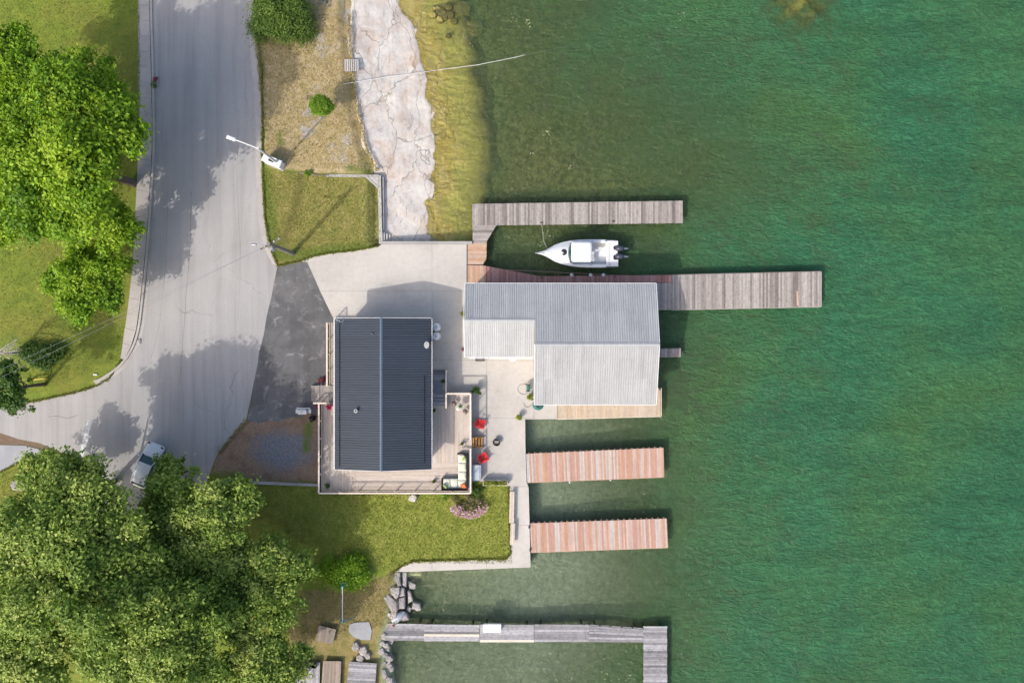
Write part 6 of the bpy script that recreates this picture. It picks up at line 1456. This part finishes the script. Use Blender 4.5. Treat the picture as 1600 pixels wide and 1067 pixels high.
# swing frame by the hedge
sf = thing('swing_frame', (*P(537, 946)[:2], -.03), 'metal swing frame with pale bar and blue end fittings beside hedge', 'swing frame'); M['blue_fit'] = plain('blue_fitting', (.10, .34, .42), .5, 0, .1)
tz = 2.0; ya = PY(917, tz) - sf.location.y; yb = PY(972, tz) - sf.location.y; xb_ = PX(535, tz) - sf.location.x
MB().tube([(xb_, ya, tz), (xb_, yb, tz)], .045, 8).build('top_bar', M['offwhite'], sf, False)
for yy, s_ in ((ya, 1), (yb, -1)):
    MB().lathe([(.09, -.1), (.09, .08)], 10, (xb_, yy, tz)).build('joint', M['blue_fit'], sf, False)
    for d in (-1, 1): MB().tube([(xb_, yy, tz), (xb_ + d * .8, yy + s_ * .25, 0)], .035, 7).build('leg', M['blue_fit'], sf, False)
    MB().bar((xb_ - .32, yy + s_ * .1, 1.2), (xb_ + .32, yy + s_ * .1, 1.2), .05, .06).build('brace', M['blue_fit'], sf, False)
# concrete pad, dinghy, box on dock, platforms
MB().prism([tuple(P(x, y)[:2]) for x, y in [(546, 975), (555, 972), (577, 971), (581, 985), (579, 999), (565, 999), (552, 994), (545, 986)]], -.05, .05).build('concrete_pad', M['side_drive'], None)['kind'] = 'structure'
dg = thing('dinghy', (*P(622, 964, -.1)[:2], -.32), 'upturned grey dinghy bow resting on stones with a reddish float', 'dinghy', rz=R(38))
ds = []
for x, b, h in ((-.75, .42, .30), (-.4, .46, .36), (.1, .40, .36), (.5, .26, .30), (.8, .04, .16)): ds.append([(x, -b, .0), (x, -b * .75, h * .7), (x, 0, h), (x, b * .75, h * .7), (x, b, .0)])
mb = MB().loft(ds); mb.add(ds[0], [(0, 1, 2, 3, 4)]); mb.build('hull', plain('grey_aluminium', (.46, .48, .52), .35, .4, .15), dg, False); MB().bar((-.75, 0, .33), (.78, 0, .20), .04, .06).build('keel', M['steel'], dg, False)
MB().lathe([(.02, .0), (.13, .05), (.15, .14), (.10, .22), (.02, .25)], 12, (-.85, -.35, .2)).build('float', plain('faded_red', (.34, .12, .12), .6), dg, False)
wb = thing('dock_box', (*P(769, 981, .2)[:2], -.19), 'white lidded box standing on the old silver dock', 'box'); MB().box(-.85, .85, -.36, .36, .03, .38).build('body', M['white'], wb, False, .02); MB().box(-.88, .88, -.39, .39, .385, .43).build('lid', M['white'], wb, False, .015)
for x in (-.7, .7): MB().box(x - .05, x + .05, -.3, .3, 0, .03).build('foot', M['black'], wb, False)
def platform(label, quad, z, mat, pitch=.17):
    t_ = dock('wooden_platform', label, quad, z, pitch, mat, piles=False, cat='platform', group='wooden platforms on the bank', th=.05); t_.location.z = 0
    for ch in t_.children: ch.location.z += ZW
    a, b, c, d = [P(*q, z) for q in quad]
    for p in (a.lerp(c, .08), b.lerp(d, .08), c.lerp(a, .08), d.lerp(b, .08)): MB().box(p.x - .06, p.x + .06, p.y - .06, p.y + .06, -.04, z - .25).build('leg', M['timber'], t_)
platform('tilted brown wooden platform near the swing frame', [(498, 977), (525, 983), (520, 1006), (494, 1000)], .35, M['brown_board'] if 'brown_board' in M else M.setdefault('brown_board', wood('brown_grey_board', [(0, (.24, .19, .15)), (1, (.34, .28, .23))], .3)))
platform('mossy brown wooden platform between two silver ones', [(505, 1032), (533, 1033), (531, 1085), (501, 1085)], .35, M['brown_board'])
platform('silver plank platform beside the rubble stones', [(546, 1033), (588.5, 1036), (585, 1085), (540, 1085)][1:] + [(546, 1033)], .35, M['dark_grey_wood'], .2)
platform('silver platform carrying black crates and a red bicycle', [(462, 1035), (500, 1035), (499, 1085), (460, 1085)], .35, M['dark_grey_wood'])
for lb, x0_, x1_, y0_, y1_ in (('black open crate on the platform corner beneath the maple', 464, 477, 1036.5, 1046), ('black open crate on the platform beside the red bicycle', 479.5, 494, 1037.5, 1043.5)):
    t_ = thing('crate', (*P((x0_ + x1_) / 2, (y0_ + y1_) / 2, .6)[:2], .355), lb, 'crate', 'black crates on the platform'); w_, l_ = (x1_ - x0_) * S / 2, (y1_ - y0_) * S / 2
    MB().box(-w_, w_, -l_, l_, 0, .03).build('bottom', M['black'], t_, False)
    for a in ((-w_, w_, -l_, -l_ + .03), (-w_, w_, l_ - .03, l_), (-w_, -w_ + .03, -l_ + .03, l_ - .03), (w_ - .03, w_, -l_ + .03, l_ - .03)): MB().box(*a, .03, .3).build('side', M['black'], t_, False)
tb = thing('board_stack', (*P(468, 1051, .4)[:2], .352), 'pale sheet of board lying on the platform next to crates', 'board'); MB().box(-.5, .5, -.2, .2, 0, .06).build('sheet', M['rail_grey'], tb, False)
bk = thing('bicycle', (*P(484, 1051, .6)[:2], .355), 'small red bicycle leaning on the silver platform', 'bicycle', rz=R(-60))
lean = Matrix.Rotation(R(28), 4, 'X')
for x in (-.36, .36):
    w_ = MB().tube([lean @ Vector((x + .22 * math.cos(R(a)), 0, .23 + .22 * math.sin(R(a)))) for a in range(0, 361, 20)], .022, 6, False).build('wheel', M['black'], bk, False)
    link_mesh('rim', MB().tube([lean @ Vector((x + .19 * math.cos(R(a)), 0, .23 + .19 * math.sin(R(a)))) for a in range(0, 361, 20)], .01, 5, False).mesh('rim'), M['steel'], w_)
fm = MB(); A = {k: lean @ Vector(v) for k, v in dict(r=(-.36, 0, .23), f=(.36, 0, .23), b=(-.05, 0, .25), s=(-.15, 0, .60), h=(.25, 0, .62), q=(.23, 0, .72)).items()}
for u_, v_ in (('r', 'b'), ('r', 's'), ('b', 's'), ('b', 'h'), ('s', 'h'), ('h', 'f'), ('h', 'q')): fm.tube([A[u_], A[v_]], .025, 6)
fm.build('frame', M['red_paint'], bk, False); MB().pillow(A['s'] + Vector((0, 0, .06)), .26, .14, .08).build('saddle', M['black'], bk, False); MB().tube([A['q'] + Vector((0, -.25, .02)), A['q'] + Vector((0, .25, .02))], .018, 6).build('handlebar', M['steel'], bk, False)
# floating weed flecks
r2 = np.random.RandomState(4); W = []
for x, y, k, s_ in ((826, 36, 14, 3), (804, 30, 8, 4), (855, 205, 16, 4), (836, 240, 9, 3), (1065, 22, 8, 5), (853, 366, 8, 3), (845, 382, 6, 2), (729, 60, 20, 6), (893, 265, 5, 3)): W.append(np.stack([x + r2.normal(0, s_, k), y + r2.normal(0, s_ * 1.3, k)], -1))
W.append(np.stack([640 + 360 * r2.rand(160), 1004 + 70 * r2.rand(160)], -1)); W.append(np.stack([640 + 60 * r2.rand(14), 895 + 80 * r2.rand(14)], -1)); W.append(np.stack([830 + 180 * r2.rand(10), 770 + 40 * r2.rand(10)], -1))
W = np.concatenate(W); Wc = np.stack([(W[:, 0] - 800) * S * 1.0138, (533.5 - W[:, 1]) * S * 1.0138, np.full(len(W), ZW + .012)], -1)
ok = pip(W[:, 0], W[:, 1], LAND) == False; Wc = Wc[ok]
o = link_mesh('floating_weed', leaf_mesh('floating_weed', Wc, r2.normal(size=Wc.shape) * .02 + np.array([0, 0, 1]), .035 + .06 * r2.rand(len(Wc)), r2.rand(len(Wc)), r2), leaf_mat('pale_floating_weed', [(.1, (.30, .33, .13)), (1, (.50, .50, .33))], .1)); tag(o, 'pale flecks of weed floating on the lake', 'water weed', kind='stuff')
